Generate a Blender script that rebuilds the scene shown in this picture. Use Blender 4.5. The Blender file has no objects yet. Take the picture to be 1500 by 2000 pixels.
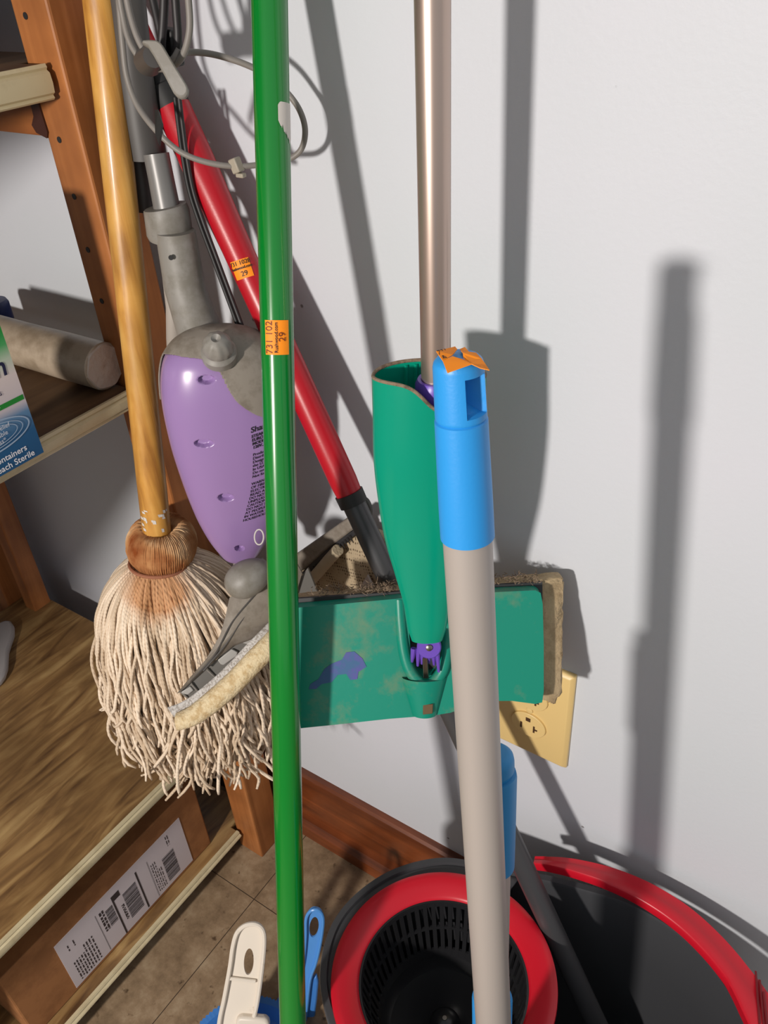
import bpy, bmesh, math, random
from mathutils import Vector, Matrix
random.seed(7)
S = bpy.context.scene
COL = S.collection
PI = math.pi

# ------------------------------------------------------------ camera
CP = Vector((0.170, -0.478, 0.987)); F = 1646.5
yaw, pitch, roll = -0.63783, 0.62058, -0.07411
_f = Vector((math.sin(yaw)*math.cos(pitch), math.cos(yaw)*math.cos(pitch), -math.sin(pitch)))
_r = Vector((math.cos(yaw), -math.sin(yaw), 0)); _u = _r.cross(_f)
_r2 = math.cos(roll)*_r + math.sin(roll)*_u
_u2 = -math.sin(roll)*_r + math.cos(roll)*_u
cd = bpy.data.cameras.new('camera'); cam = bpy.data.objects.new('camera', cd); COL.objects.link(cam)
cd.sensor_fit = 'HORIZONTAL'; cd.sensor_width = 36; cd.lens = 36*F/1500
cd.clip_start = 0.01
cam.matrix_world = Matrix(((_r2.x, _u2.x, -_f.x, CP.x), (_r2.y, _u2.y, -_f.y, CP.y), (_r2.z, _u2.z, -_f.z, CP.z), (0, 0, 0, 1)))
S.camera = cam
# ------------------------------------------------------------ world, lights, exposure
W = bpy.data.worlds.new('world'); S.world = W; W.use_nodes = True
W.node_tree.nodes['Background'].inputs[0].default_value = (0.93, 0.96, 1.0, 1)
W.node_tree.nodes['Background'].inputs[1].default_value = 0.46
ld = bpy.data.lights.new('room_lamp', 'AREA'); ld.shape = 'DISK'; ld.size = 0.09; ld.energy = 18.5; ld.color = (1.0, 0.93, 0.86)
lo = bpy.data.objects.new('room_lamp', ld); COL.objects.link(lo); lo.location = (-0.115, -1.4, 0.985)
lo.rotation_euler = (Vector((0.0, 0, 0.4))-lo.location).to_track_quat('-Z', 'Y').to_euler()
S.view_settings.view_transform = 'Standard'; S.view_settings.look = 'None'
S.view_settings.exposure = 0.0; S.view_settings.gamma = 1.0

# ------------------------------------------------------------ helpers
def ray(px, py): return _f + _r2*((px-750)/F) - _u2*((py-1000)/F)
def at(px, py, d): return CP + ray(px, py)*d            # point at a real distance from the lens
def on(px, py, ax, v):
    d = ray(px, py); return CP + d*((v-CP[ax])/d[ax])
def dep(P): return (P-CP).dot(_f)
V = Vector

def srgb(c):
    return tuple((x/12.92 if x <= .04045 else ((x+.055)/1.055)**2.4) for x in c)
def hx(r, g, b): return srgb((r/255, g/255, b/255))+(1,)

MATS = {}
def mat(name, col, rough=.5, metal=0, spots=None, spot_scale=20, spot_lo=.45, spot_hi=.62, bump=0, bump_scale=200, coat=0, trans=0, sub=0, stretch=None, spec=.5):
    m = bpy.data.materials.new(name); m.use_nodes = True; nt = m.node_tree; N = nt.nodes; L = nt.links
    b = N['Principled BSDF']; b.inputs['Base Color'].default_value = col
    b.inputs['Roughness'].default_value = rough; b.inputs['Metallic'].default_value = metal
    b.inputs['Coat Weight'].default_value = coat; b.inputs['Coat Roughness'].default_value = .08
    b.inputs['Transmission Weight'].default_value = trans
    b.inputs['Subsurface Weight'].default_value = sub; b.inputs['Subsurface Radius'].default_value = (.004, .004, .004)
    b.inputs['Specular IOR Level'].default_value = spec
    tc = N.new('ShaderNodeTexCoord'); src = tc.outputs['Object']
    if stretch:
        mp = N.new('ShaderNodeMapping'); mp.inputs['Scale'].default_value = stretch
        L.new(src, mp.inputs[0]); src = mp.outputs[0]
    if spots:
        n = N.new('ShaderNodeTexNoise'); n.inputs['Scale'].default_value = spot_scale; n.inputs['Detail'].default_value = 6
        n.inputs['Roughness'].default_value = .65
        L.new(src, n.inputs['Vector']); r = N.new('ShaderNodeValToRGB')
        r.color_ramp.elements[0].position = spot_lo; r.color_ramp.elements[0].color = col
        r.color_ramp.elements[1].position = spot_hi; r.color_ramp.elements[1].color = spots
        L.new(n.outputs[0], r.inputs[0]); L.new(r.outputs[0], b.inputs['Base Color'])
    if bump:
        n2 = N.new('ShaderNodeTexNoise'); n2.inputs['Scale'].default_value = bump_scale; n2.inputs['Detail'].default_value = 4
        L.new(src, n2.inputs['Vector'])
        bp = N.new('ShaderNodeBump'); bp.inputs['Strength'].default_value = bump; bp.inputs['Distance'].default_value = .001
        L.new(n2.outputs[0], bp.inputs['Height']); L.new(bp.outputs[0], b.inputs['Normal'])
    MATS[name] = m
    return m

def wood(name, c1, c2, axis=2, scale=9, rough=.45, coat=0, long=.06, bump=.15, c3=None, dist=1.2):
    m = bpy.data.materials.new(name); m.use_nodes = True; nt = m.node_tree; N = nt.nodes; L = nt.links
    b = N['Principled BSDF']; b.inputs['Roughness'].default_value = rough; b.inputs['Coat Weight'].default_value = coat
    b.inputs['Coat Roughness'].default_value = .15
    tc = N.new('ShaderNodeTexCoord'); mp = N.new('ShaderNodeMapping')
    sc = [1, 1, 1]; sc[axis] = long; mp.inputs['Scale'].default_value = sc
    L.new(tc.outputs['Object'], mp.inputs[0])
    n = N.new('ShaderNodeTexNoise'); n.inputs['Scale'].default_value = scale*8; n.inputs['Detail'].default_value = 7; n.inputs['Distortion'].default_value = dist
    L.new(mp.outputs[0], n.inputs['Vector'])
    r = N.new('ShaderNodeValToRGB'); r.color_ramp.elements[0].position = .28; r.color_ramp.elements[0].color = c1
    r.color_ramp.elements[1].position = .72; r.color_ramp.elements[1].color = c2
    if c3:
        e = r.color_ramp.elements.new(.5); e.color = c3
    L.new(n.outputs[0], r.inputs[0])
    n3 = N.new('ShaderNodeTexNoise'); n3.inputs['Scale'].default_value = 14; n3.inputs['Detail'].default_value = 5
    L.new(tc.outputs['Object'], n3.inputs['Vector'])
    mx = N.new('ShaderNodeMixRGB'); mx.blend_type = 'MULTIPLY'; mx.inputs[0].default_value = .5
    r3 = N.new('ShaderNodeValToRGB'); r3.color_ramp.elements[0].position = .35; r3.color_ramp.elements[0].color = (.35, .3, .25, 1); r3.color_ramp.elements[1].position = .6
    L.new(n3.outputs[0], r3.inputs[0]); L.new(r.outputs[0], mx.inputs[1]); L.new(r3.outputs[0], mx.inputs[2])
    L.new(mx.outputs[0], b.inputs['Base Color'])
    bp = N.new('ShaderNodeBump'); bp.inputs['Strength'].default_value = bump; bp.inputs['Distance'].default_value = .001
    L.new(n.outputs[0], bp.inputs['Height']); L.new(bp.outputs[0], b.inputs['Normal'])
    MATS[name] = m
    return m

class MB:
    def __init__(s): s.v = []; s.f = []; s.uv = None
    def add(s, vs, fs):
        o = len(s.v); s.v += [V(p) for p in vs]; s.f += [tuple(i+o for i in f) for f in fs]; return s
    def quadgrid(s, fn, nu, nv, closeu=False, closev=False):
        vs = []; fs = []
        for j in range(nv+(0 if closev else 1)):
            for i in range(nu+(0 if closeu else 1)):
                vs.append(fn(i/nu, j/nv))
        W_ = nu+(0 if closeu else 1); H_ = nv+(0 if closev else 1)
        for j in range(nv):
            for i in range(nu):
                a = j*W_+i; b_ = j*W_+(i+1) % W_ if closeu else a+1
                jj = (j+1) % H_ if closev else j+1
                c = jj*W_+((i+1) % W_ if closeu else i+1); d = jj*W_+i
                fs.append((a, b_, c, d))
        return s.add(vs, fs)
    def tube(s, path, rad, seg=16, caps=True, flat=None, up=None):
        path = [V(p) for p in path]; n = len(path)
        if not hasattr(rad, '__len__'): rad = [rad]*n
        T = []
        for i in range(n):
            t = path[min(i+1, n-1)]-path[max(i-1, 0)]
            T.append(t.normalized() if t.length > 1e-9 else V((0, 0, 1)))
        ref = V(up) if up else (V((0, 0, 1)) if abs(T[0].z) < .9 else V((1, 0, 0)))
        nn = (ref - T[0]*ref.dot(T[0])).normalized()
        rings = []
        for i in range(n):
            nn = (nn - T[i]*nn.dot(T[i]))
            nn = nn.normalized() if nn.length > 1e-8 else T[i].orthogonal().normalized()
            bb = T[i].cross(nn)
            k = flat if flat else 1
            rings.append([path[i]+(nn*math.cos(2*PI*j/seg)*k+bb*math.sin(2*PI*j/seg))*rad[i] for j in range(seg)])
        vs = [p for r in rings for p in r]; fs = []
        for i in range(n-1):
            for j in range(seg):
                fs.append((i*seg+j, i*seg+(j+1) % seg, (i+1)*seg+(j+1) % seg, (i+1)*seg+j))
        if caps:
            fs.append(tuple(range(seg-1, -1, -1))); fs.append(tuple((n-1)*seg+j for j in range(seg)))
        return s.add(vs, fs)
    def box(s, lo, hi, M=None):
        vs = [V((x, y, z)) for x in (lo[0], hi[0]) for y in (lo[1], hi[1]) for z in (lo[2], hi[2])]
        if M: vs = [M @ p for p in vs]
        return s.add(vs, [(0, 1, 3, 2), (4, 6, 7, 5), (0, 4, 5, 1), (2, 3, 7, 6), (0, 2, 6, 4), (1, 5, 7, 3)])
    def prism(s, poly, d):
        poly = [V(p) for p in poly]; n = len(poly); d = V(d)
        return s.add(poly+[p+d for p in poly], [tuple(range(n)), tuple(range(2*n-1, n-1, -1))]+[(i, i+n, (i+1) % n+n, (i+1) % n) for i in range(n)])
    def build(s, name, m, parent=None, bevel=0, smooth=True, angle=38, sub=0):
        me = bpy.data.meshes.new(name)
        o = bpy.data.objects.new(name, me); COL.objects.link(o)
        base = V((0, 0, 0))
        if parent is not None:
            base = V(parent['_b']) if '_b' in parent else base
        else:
            base = sum(s.v, V((0, 0, 0)))/max(1, len(s.v))
        me.from_pydata([p-base for p in s.v], [], s.f)
        bm = bmesh.new(); bm.from_mesh(me); bmesh.ops.recalc_face_normals(bm, faces=bm.faces); bm.to_mesh(me); bm.free()
        if isinstance(m, (list, tuple)):
            for q in m: me.materials.append(q)
        else: me.materials.append(m)
        if smooth:
            for p in me.polygons: p.use_smooth = True
            me.set_sharp_from_angle(angle=math.radians(angle))
        if bevel:
            bv = o.modifiers.new('bevel', 'BEVEL'); bv.width = bevel; bv.segments = 2; bv.limit_method = 'ANGLE'; bv.angle_limit = math.radians(40)
        if sub:
            ss = o.modifiers.new('sub', 'SUBSURF'); ss.levels = sub; ss.render_levels = sub
        if parent is not None: o.parent = parent
        else: o.location = base
        o['_b'] = tuple(base)
        return o

def thing(name, label, cat, loc, group=None):
    o = bpy.data.objects.new(name, None); COL.objects.link(o); o.location = loc; o['_b'] = tuple(loc)
    o.empty_display_size = .02
    o['label'] = label; o['category'] = cat
    if group: o['group'] = group
    return o
def tag(o, label, cat, group=None, kind=None):
    o['label'] = label; o['category'] = cat
    if group: o['group'] = group
    if kind: o['kind'] = kind
    return o
def structure(o): o['kind'] = 'structure'; return o

def spline(pts, n=12):
    P = [V(p) for p in pts]; out = []
    P = [P[0]*2-P[1]]+P+[P[-1]*2-P[-2]]
    for i in range(1, len(P)-2):
        for k in range(n):
            t = k/n; a, b, c, d = P[i-1], P[i], P[i+1], P[i+2]
            out.append(.5*((2*b)+(c-a)*t+(2*a-5*b+4*c-d)*t*t+(3*b-a-3*c+d)*t**3))
    out.append(P[-2]); return out
def lerp(a, b, t): return a+(b-a)*t
def interp(tab, x):
    if x <= tab[0][0]: return tab[0][1]
    for (a, b), (c, d) in zip(tab, tab[1:]):
        if x <= c:
            t = (x-a)/(c-a); return b+(d-b)*t
    return tab[-1][1]
def sinterp(tab, x):
    if x <= tab[0][0]: return tab[0][1]
    n = len(tab)
    for i in range(n-1):
        if x <= tab[i+1][0]:
            x0, y0 = tab[i]; x1, y1 = tab[i+1]
            m0 = (y1-y0)/(x1-x0) if i == 0 else (y1-tab[i-1][1])/(x1-tab[i-1][0])
            m1 = (y1-y0)/(x1-x0) if i == n-2 else (tab[i+2][1]-y0)/(tab[i+2][0]-x0)
            h = x1-x0; t = (x-x0)/h
            return (2*t**3-3*t*t+1)*y0+(t**3-2*t*t+t)*h*m0+(-2*t**3+3*t*t)*y1+(t**3-t*t)*h*m1
    return tab[-1][1]

def axis_frame(A, B):
    """unit axis A->B, n = towards the room (camera side), s = sideways"""
    a = (B-A).normalized(); mid = (A+B)/2; n = (CP-mid); n = (n-a*n.dot(a)).normalized(); s = n.cross(a).normalized()
    return a, n, s
def lathe(mb, A, B, prof, seg=40, rf=None):
    """prof: list of (t metres from A along AB, r)"""
    a, n, s = axis_frame(A, B)
    nv = len(prof)-1
    def fn(u, v):
        i = min(int(round(v*nv)), nv); t, r = prof[i]; th = 2*PI*u
        if rf: r = rf(th, t, r)
        return A+a*t+(n*math.cos(th)+s*math.sin(th))*r
    mb.quadgrid(fn, seg, nv, closeu=True); return mb
def rod(A, B, r, seg=40, r2=None, steps=1):
    mb = MB(); r2 = r if r2 is None else r2
    mb.tube([A+(B-A)*(i/steps) for i in range(steps+1)], [r+(r2-r)*(i/steps) for i in range(steps+1)], seg); return mb

def fontmesh(body, size, align='LEFT', bold=0):
    c = bpy.data.curves.new('t', 'FONT'); c.body = body; c.size = size; c.align_x = align; c.offset = bold; c.resolution_u = 3
    o = bpy.data.objects.new('t', c); COL.objects.link(o)
    dg = bpy.context.evaluated_depsgraph_get(); dg.update()
    me = bpy.data.meshes.new_from_object(o.evaluated_get(dg))
    vs = [tuple(v.co) for v in me.vertices]; fs = [tuple(p.vertices) for p in me.polygons]
    bpy.data.objects.remove(o); bpy.data.curves.remove(c); bpy.data.meshes.remove(me)
    return vs, fs
def text(mb, body, size, fn, align='LEFT', bold=0, ox=0, oy=0):
    vs, fs = fontmesh(body, size, align, bold)
    mb.add([fn(v[0]+ox, v[1]+oy) for v in vs], fs); return mb
def plate(outer, holes, thick, fn):
    """flat piece with holes; outer/holes in local 2D metres; fn maps (x,y,z)->world"""
    c = bpy.data.curves.new('p', 'CURVE'); c.dimensions = '2D'; c.fill_mode = 'BOTH'; c.extrude = thick/2
    for loop in [outer]+holes:
        sp = c.splines.new('POLY'); sp.points.add(len(loop)-1); sp.use_cyclic_u = True
        for p, q in zip(sp.points, loop): p.co = (q[0], q[1], 0, 1)
    o = bpy.data.objects.new('p', c); COL.objects.link(o)
    dg = bpy.context.evaluated_depsgraph_get(); dg.update()
    me = bpy.data.meshes.new_from_object(o.evaluated_get(dg))
    mb = MB(); mb.add([fn(*v.co) for v in me.vertices], [tuple(p.vertices) for p in me.polygons])
    bpy.data.objects.remove(o); bpy.data.curves.remove(c); bpy.data.meshes.remove(me)
    return mb

# ------------------------------------------------------------ materials
def wall_material():
    m = bpy.data.materials.new('wall_paint'); m.use_nodes = True; N = m.node_tree.nodes; L = m.node_tree.links
    b = N['Principled BSDF']; b.inputs['Roughness'].default_value = .5; b.inputs['Specular IOR Level'].default_value = .3
    tc = N.new('ShaderNodeTexCoord')
    n = N.new('ShaderNodeTexNoise'); n.inputs['Scale'].default_value = 3.2; n.inputs['Detail'].default_value = 3; L.new(tc.outputs['Object'], n.inputs['Vector'])
    r = N.new('ShaderNodeValToRGB'); r.color_ramp.elements[0].position = .3; r.color_ramp.elements[0].color = hx(204, 209, 214); r.color_ramp.elements[1].position = .7; r.color_ramp.elements[1].color = hx(211, 212, 220)
    L.new(n.outputs[0], r.inputs[0])
    # small scuffs and specks
    vo = N.new('ShaderNodeTexVoronoi'); vo.inputs['Scale'].default_value = 17; L.new(tc.outputs['Object'], vo.inputs['Vector'])
    n2 = N.new('ShaderNodeTexNoise'); n2.inputs['Scale'].default_value = 300; L.new(tc.outputs['Object'], n2.inputs['Vector'])
    ad = N.new('ShaderNodeMath'); ad.operation = 'MULTIPLY_ADD'; ad.inputs[1].default_value = .03; L.new(n2.outputs[0], ad.inputs[0]); L.new(vo.outputs[0], ad.inputs[2])
    r2 = N.new('ShaderNodeValToRGB'); r2.color_ramp.elements[0].position = .034; r2.color_ramp.elements[0].color = (.25, .22, .2, 1); r2.color_ramp.elements[1].position = .044; r2.color_ramp.elements[1].color = (1, 1, 1, 1)
    L.new(ad.outputs[0], r2.inputs[0])
    mx = N.new('ShaderNodeMixRGB'); mx.blend_type = 'MULTIPLY'; mx.inputs[0].default_value = .8; L.new(r.outputs[0], mx.inputs[1]); L.new(r2.outputs[0], mx.inputs[2])
    L.new(mx.outputs[0], b.inputs['Base Color'])
    n3 = N.new('ShaderNodeTexNoise'); n3.inputs['Scale'].default_value = 260; n3.inputs['Detail'].default_value = 5; n3.inputs['Roughness'].default_value = .6
    L.new(tc.outputs['Object'], n3.inputs['Vector'])
    bp = N.new('ShaderNodeBump'); bp.inputs['Strength'].default_value = .22; bp.inputs['Distance'].default_value = .001
    L.new(n3.outputs[0], bp.inputs['Height']); L.new(bp.outputs[0], b.inputs['Normal'])
    return m
M_wall = wall_material()

def floor_material():
    m = bpy.data.materials.new('vinyl_tile'); m.use_nodes = True; N = m.node_tree.nodes; L = m.node_tree.links
    b = N['Principled BSDF']; b.inputs['Roughness'].default_value = .55
    g = N.new('ShaderNodeNewGeometry')
    n = N.new('ShaderNodeTexNoise'); n.inputs['Scale'].default_value = 26; n.inputs['Detail'].default_value = 9; n.inputs['Roughness'].default_value = .7; L.new(g.outputs['Position'], n.inputs['Vector'])
    r = N.new('ShaderNodeValToRGB')
    r.color_ramp.elements[0].position = .3; r.color_ramp.elements[0].color = hx(104, 84, 62)
    r.color_ramp.elements[1].position = .72; r.color_ramp.elements[1].color = hx(176, 156, 128)
    e = r.color_ramp.elements.new(.52); e.color = hx(146, 123, 96)
    L.new(n.outputs[0], r.inputs[0])
    n2 = N.new('ShaderNodeTexNoise'); n2.inputs['Scale'].default_value = 90; n2.inputs['Detail'].default_value = 3; L.new(g.outputs['Position'], n2.inputs['Vector'])
    r2 = N.new('ShaderNodeValToRGB'); r2.color_ramp.elements[0].position = .27; r2.color_ramp.elements[0].color = (.25, .2, .16, 1); r2.color_ramp.elements[1].position = .36; r2.color_ramp.elements[1].color = (1, 1, 1, 1)
    L.new(n2.outputs[0], r2.inputs[0])
    mx = N.new('ShaderNodeMixRGB'); mx.blend_type = 'MULTIPLY'; mx.inputs[0].default_value = .9; L.new(r.outputs[0], mx.inputs[1]); L.new(r2.outputs[0], mx.inputs[2])
    # joints of the square tiles
    sx = N.new('ShaderNodeSeparateXYZ'); L.new(g.outputs['Position'], sx.inputs[0])
    def joint(out, off):
        a = N.new('ShaderNodeMath'); a.operation = 'SUBTRACT'; a.inputs[1].default_value = off; L.new(out, a.inputs[0])
        p = N.new('ShaderNodeMath'); p.operation = 'PINGPONG'; p.inputs[1].default_value = .1524; L.new(a.outputs[0], p.inputs[0])
        l = N.new('ShaderNodeMath'); l.operation = 'LESS_THAN'; l.inputs[1].default_value = .0005; L.new(p.outputs[0], l.inputs[0]); return l
    j1 = joint(sx.outputs[0], -.332); j2 = joint(sx.outputs[1], -.130)
    mxx = N.new('ShaderNodeMath'); mxx.operation = 'MAXIMUM'; L.new(j1.outputs[0], mxx.inputs[0]); L.new(j2.outputs[0], mxx.inputs[1])
    m2 = N.new('ShaderNodeMixRGB'); m2.inputs[2].default_value = hx(58, 45, 34); L.new(mxx.outputs[0], m2.inputs[0]); L.new(mx.outputs[0], m2.inputs[1])
    L.new(m2.outputs[0], b.inputs['Base Color'])
    bp = N.new('ShaderNodeBump'); bp.inputs['Strength'].default_value = .25; bp.inputs['Distance'].default_value = .001; L.new(n.outputs[0], bp.inputs['Height']); L.new(bp.outputs[0], b.inputs['Normal'])
    return m
M_floor = floor_material()
M_base = wood('stained_baseboard', hx(84, 40, 18), hx(150, 78, 38), axis=0, scale=5, rough=.35, coat=.25)
M_rack = wood('rack_wood', hx(150, 90, 46), hx(188, 122, 70), axis=2, scale=6, rough=.5, c3=hx(170, 106, 56))
M_rackx = wood('rack_wood_rail', hx(130, 72, 32), hx(176, 108, 52), axis=0, scale=6, rough=.5)
M_ply = wood('plywood', hx(96, 68, 42), hx(182, 150, 100), axis=1, scale=8, rough=.42, long=.16, bump=.1, c3=hx(146, 112, 70), coat=.15)
M_plyd = wood('dark_plywood', hx(74, 50, 32), hx(120, 90, 60), axis=1, scale=5, rough=.6, long=.1)
M_trim = mat('ivory_trim', hx(206, 192, 156), .4, spots=hx(184, 168, 132), spot_scale=40, spot_lo=.5, spot_hi=.75)
M_mopwood = wood('varnished_handle', hx(138, 82, 28), hx(222, 172, 92), axis=2, scale=12, rough=.42, coat=.2, long=.022, c3=hx(202, 146, 66), bump=.6, dist=.25)
M_green = mat('green_enamel', hx(0, 120, 38), .22, coat=.6)
M_silver = mat('brushed_aluminium', hx(196, 176, 164), .33, metal=.85)
M_greypole = mat('grey_paint_pole', hx(172, 164, 158), .38, metal=.15)
M_blue = mat('sky_blue_plastic', hx(40, 146, 220), .42, bump=.08, bump_scale=600)
M_bluedk = mat('blue_plastic_pan', hx(66, 128, 204), .35)
M_teal = mat('teal_plastic', hx(0, 146, 118), .22, sub=.08)
M_tealdusty = mat('dusty_teal_plastic', hx(6, 132, 110), .38, spots=hx(118, 128, 96), spot_scale=30, spot_lo=.52, spot_hi=.82, bump=.05)
M_purpleclip = mat('violet_plastic', hx(104, 72, 178), .35)
M_sponge = mat('tan_sponge', hx(176, 154, 120), .95, spots=hx(150, 128, 96), spot_scale=60, bump=1.0, bump_scale=350)
M_dust = mat('matted_dust', hx(138, 118, 98), 1, spots=hx(96, 80, 66), spot_scale=120, bump=1.0, bump_scale=400)
M_red = mat('red_plastic', hx(178, 18, 34), .34, bump=.04, bump_scale=800)
M_redb = mat('red_bucket_plastic', hx(196, 20, 40), .33)
M_dkgrey = mat('dark_grey_metal', hx(74, 74, 76), .35, metal=.3)
M_charcoal = mat('charcoal_plastic', hx(46, 46, 49), .45)
M_bucket = mat('bucket_charcoal', hx(62, 63, 66), .42)
M_basket = mat('basket_black_plastic', hx(34, 34, 36), .3)
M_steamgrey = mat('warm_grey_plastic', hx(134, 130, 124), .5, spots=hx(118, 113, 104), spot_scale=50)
M_steamdk = mat('shadow_grey_plastic', hx(72, 69, 67), .5)  # dark grey deepened so the colour carries the mop handle's shadow on the housing
M_dustgrey = mat('dusty_grey_plastic', hx(134, 126, 116), .65, spots=hx(116, 107, 96), spot_scale=70, bump=.1)
M_lilac = mat('lilac_plastic', hx(150, 121, 172), .28, coat=.15)
M_ink = mat('black_ink', hx(30, 26, 36), .6)
M_cord = mat('grey_cord', hx(128, 122, 116), .5)
M_cordk = mat('dark_cord', hx(34, 30, 31), .5)
M_black = mat('black_rubber', hx(32, 31, 31), .55)
M_orange = mat('orange_sticker', hx(255, 146, 8), .6)
M_stick = mat('sticker_ink', hx(120, 54, 12), .6)
M_stickb = mat('sticker_bold_ink', hx(46, 32, 26), .6)
M_white = mat('white_residue', hx(206, 200, 192), .6)
M_cream = mat('cream_plastic', hx(228, 218, 204), .4, spots=hx(170, 145, 118), spot_scale=45, spot_lo=.6, spot_hi=.75)
M_outlet = mat('almond_plastic', hx(226, 196, 132), .4)
M_slot = mat('outlet_slot', hx(70, 44, 20), .7)
M_steel = mat('steel', hx(150, 145, 138), .3, metal=1)
M_card = mat('cardboard', hx(158, 106, 62), .8, spots=hx(140, 92, 52), spot_scale=30, bump=.08)
M_tape = mat('packing_tape', hx(150, 104, 66), .25)
M_label = mat('shipping_label_paper', hx(205, 196, 200), .55)
M_lab_ink = mat('label_ink', hx(52, 44, 46), .6)
M_roll = mat('cloudy_roll', hx(168, 152, 132), .4, spots=hx(140, 124, 104), spot_scale=30)
M_navy = mat('navy_plastic', hx(24, 40, 92), .4)
M_bin = mat('black_bin', hx(24, 22, 22), .6)
M_grime = mat('dark_glue', hx(58, 26, 14), .5)

def yarn_material():
    m = bpy.data.materials.new('cotton_yarn'); m.use_nodes = True; N = m.node_tree.nodes; L = m.node_tree.links
    b = N['Principled BSDF']; b.inputs['Roughness'].default_value = .95; b.inputs['Specular IOR Level'].default_value = .1
    g = N.new('ShaderNodeNewGeometry')
    r = N.new('ShaderNodeValToRGB'); r.color_ramp.elements[0].color = hx(194, 172, 146); r.color_ramp.elements[1].color = hx(236, 218, 196)
    L.new(g.outputs['Random Per Island'], r.inputs[0])
    tc = N.new('ShaderNodeTexCoord')
    # orange rust stain that starts at the tie and runs down the front
    n = N.new('ShaderNodeTexNoise'); n.inputs['Scale'].default_value = 22; n.inputs['Detail'].default_value = 4; L.new(tc.outputs['Object'], n.inputs['Vector'])
    vm = N.new('ShaderNodeVectorMath'); vm.operation = 'DISTANCE'; vm.name = 'stain'; L.new(g.outputs['Position'], vm.inputs[0]); vm.inputs[1].default_value = STAIN
    a = N.new('ShaderNodeMath'); a.operation = 'MULTIPLY_ADD'; a.inputs[1].default_value = -.036; L.new(n.outputs[0], a.inputs[0]); L.new(vm.outputs['Value'], a.inputs[2])
    r2 = N.new('ShaderNodeValToRGB'); r2.color_ramp.elements[0].position = 0.0; r2.color_ramp.elements[0].color = hx(214, 166, 122); r2.color_ramp.elements[1].position = .014; r2.color_ramp.elements[1].color = (1, 1, 1, 1)
    L.new(a.outputs[0], r2.inputs[0])
    mx = N.new('ShaderNodeMixRGB'); mx.blend_type = 'MULTIPLY'; mx.inputs[0].default_value = .85; L.new(r.outputs[0], mx.inputs[1]); L.new(r2.outputs[0], mx.inputs[2])
    L.new(mx.outputs[0], b.inputs['Base Color'])
    n4 = N.new('ShaderNodeTexWave'); n4.inputs['Scale'].default_value = 130; n4.bands_direction = 'DIAGONAL'; n4.inputs['Distortion'].default_value = 2; L.new(tc.outputs['Object'], n4.inputs['Vector'])
    bp = N.new('ShaderNodeBump'); bp.inputs['Strength'].default_value = .5; bp.inputs['Distance'].default_value = .0008; L.new(n4.outputs['Fac'], bp.inputs['Height']); L.new(bp.outputs[0], b.inputs['Normal'])
    return m
MOPX = -.335
TIE = on(314, 1098, 0, MOPX)
STAIN = tuple(TIE+V((.012, -.02, -.012)))
M_yarn = yarn_material()
def donut_material():
    m = bpy.data.materials.new('stained_yarn_collar'); m.use_nodes = True; N = m.node_tree.nodes; L = m.node_tree.links
    b = N['Principled BSDF']; b.inputs['Roughness'].default_value = .9; b.inputs['Specular IOR Level'].default_value = .15
    tc = N.new('ShaderNodeTexCoord'); n = N.new('ShaderNodeTexNoise'); n.inputs['Scale'].default_value = 28; n.inputs['Detail'].default_value = 4; L.new(tc.outputs['Object'], n.inputs['Vector'])
    r = N.new('ShaderNodeValToRGB'); r.color_ramp.elements[0].position = .36; r.color_ramp.elements[0].color = hx(128, 66, 30); r.color_ramp.elements[1].position = .66; r.color_ramp.elements[1].color = hx(210, 178, 138)
    e = r.color_ramp.elements.new(.5); e.color = hx(178, 128, 84)
    L.new(n.outputs[0], r.inputs[0]); L.new(r.outputs[0], b.inputs['Base Color'])
    return m
M_donut = donut_material()
def cloth_material():
    m = bpy.data.materials.new('mesh_cloth'); m.use_nodes = True; N = m.node_tree.nodes; L = m.node_tree.links
    b = N['Principled BSDF']; b.inputs['Roughness'].default_value = .95
    tc = N.new('ShaderNodeTexCoord'); mp = N.new('ShaderNodeMapping'); mp.inputs['Rotation'].default_value = (0, .3, .2); L.new(tc.outputs['Object'], mp.inputs[0])
    vo = N.new('ShaderNodeTexVoronoi'); vo.inputs['Scale'].default_value = 330; vo.inputs['Randomness'].default_value = .25; L.new(mp.outputs[0], vo.inputs['Vector'])
    r = N.new('ShaderNodeValToRGB'); r.color_ramp.elements[0].position = .18; r.color_ramp.elements[0].color = hx(92, 76, 56); r.color_ramp.elements[1].position = .42; r.color_ramp.elements[1].color = hx(176, 158, 130)
    L.new(vo.outputs[0], r.inputs[0]); L.new(r.outputs[0], b.inputs['Base Color'])
    bp = N.new('ShaderNodeBump'); bp.inputs['Strength'].default_value = .8; bp.inputs['Distance'].default_value = .001; L.new(vo.outputs[0], bp.inputs['Height']); L.new(bp.outputs[0], b.inputs['Normal'])
    return m
M_mesh = cloth_material()
M_pad = mat('terry_pad', hx(214, 196, 160), .95, spots=hx(186, 160, 118), spot_scale=160, bump=1.0, bump_scale=500)
M_weave = mat('grey_weave', hx(196, 192, 188), .9, spots=hx(140, 132, 124), spot_scale=500, bump=.8, bump_scale=700)

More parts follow.
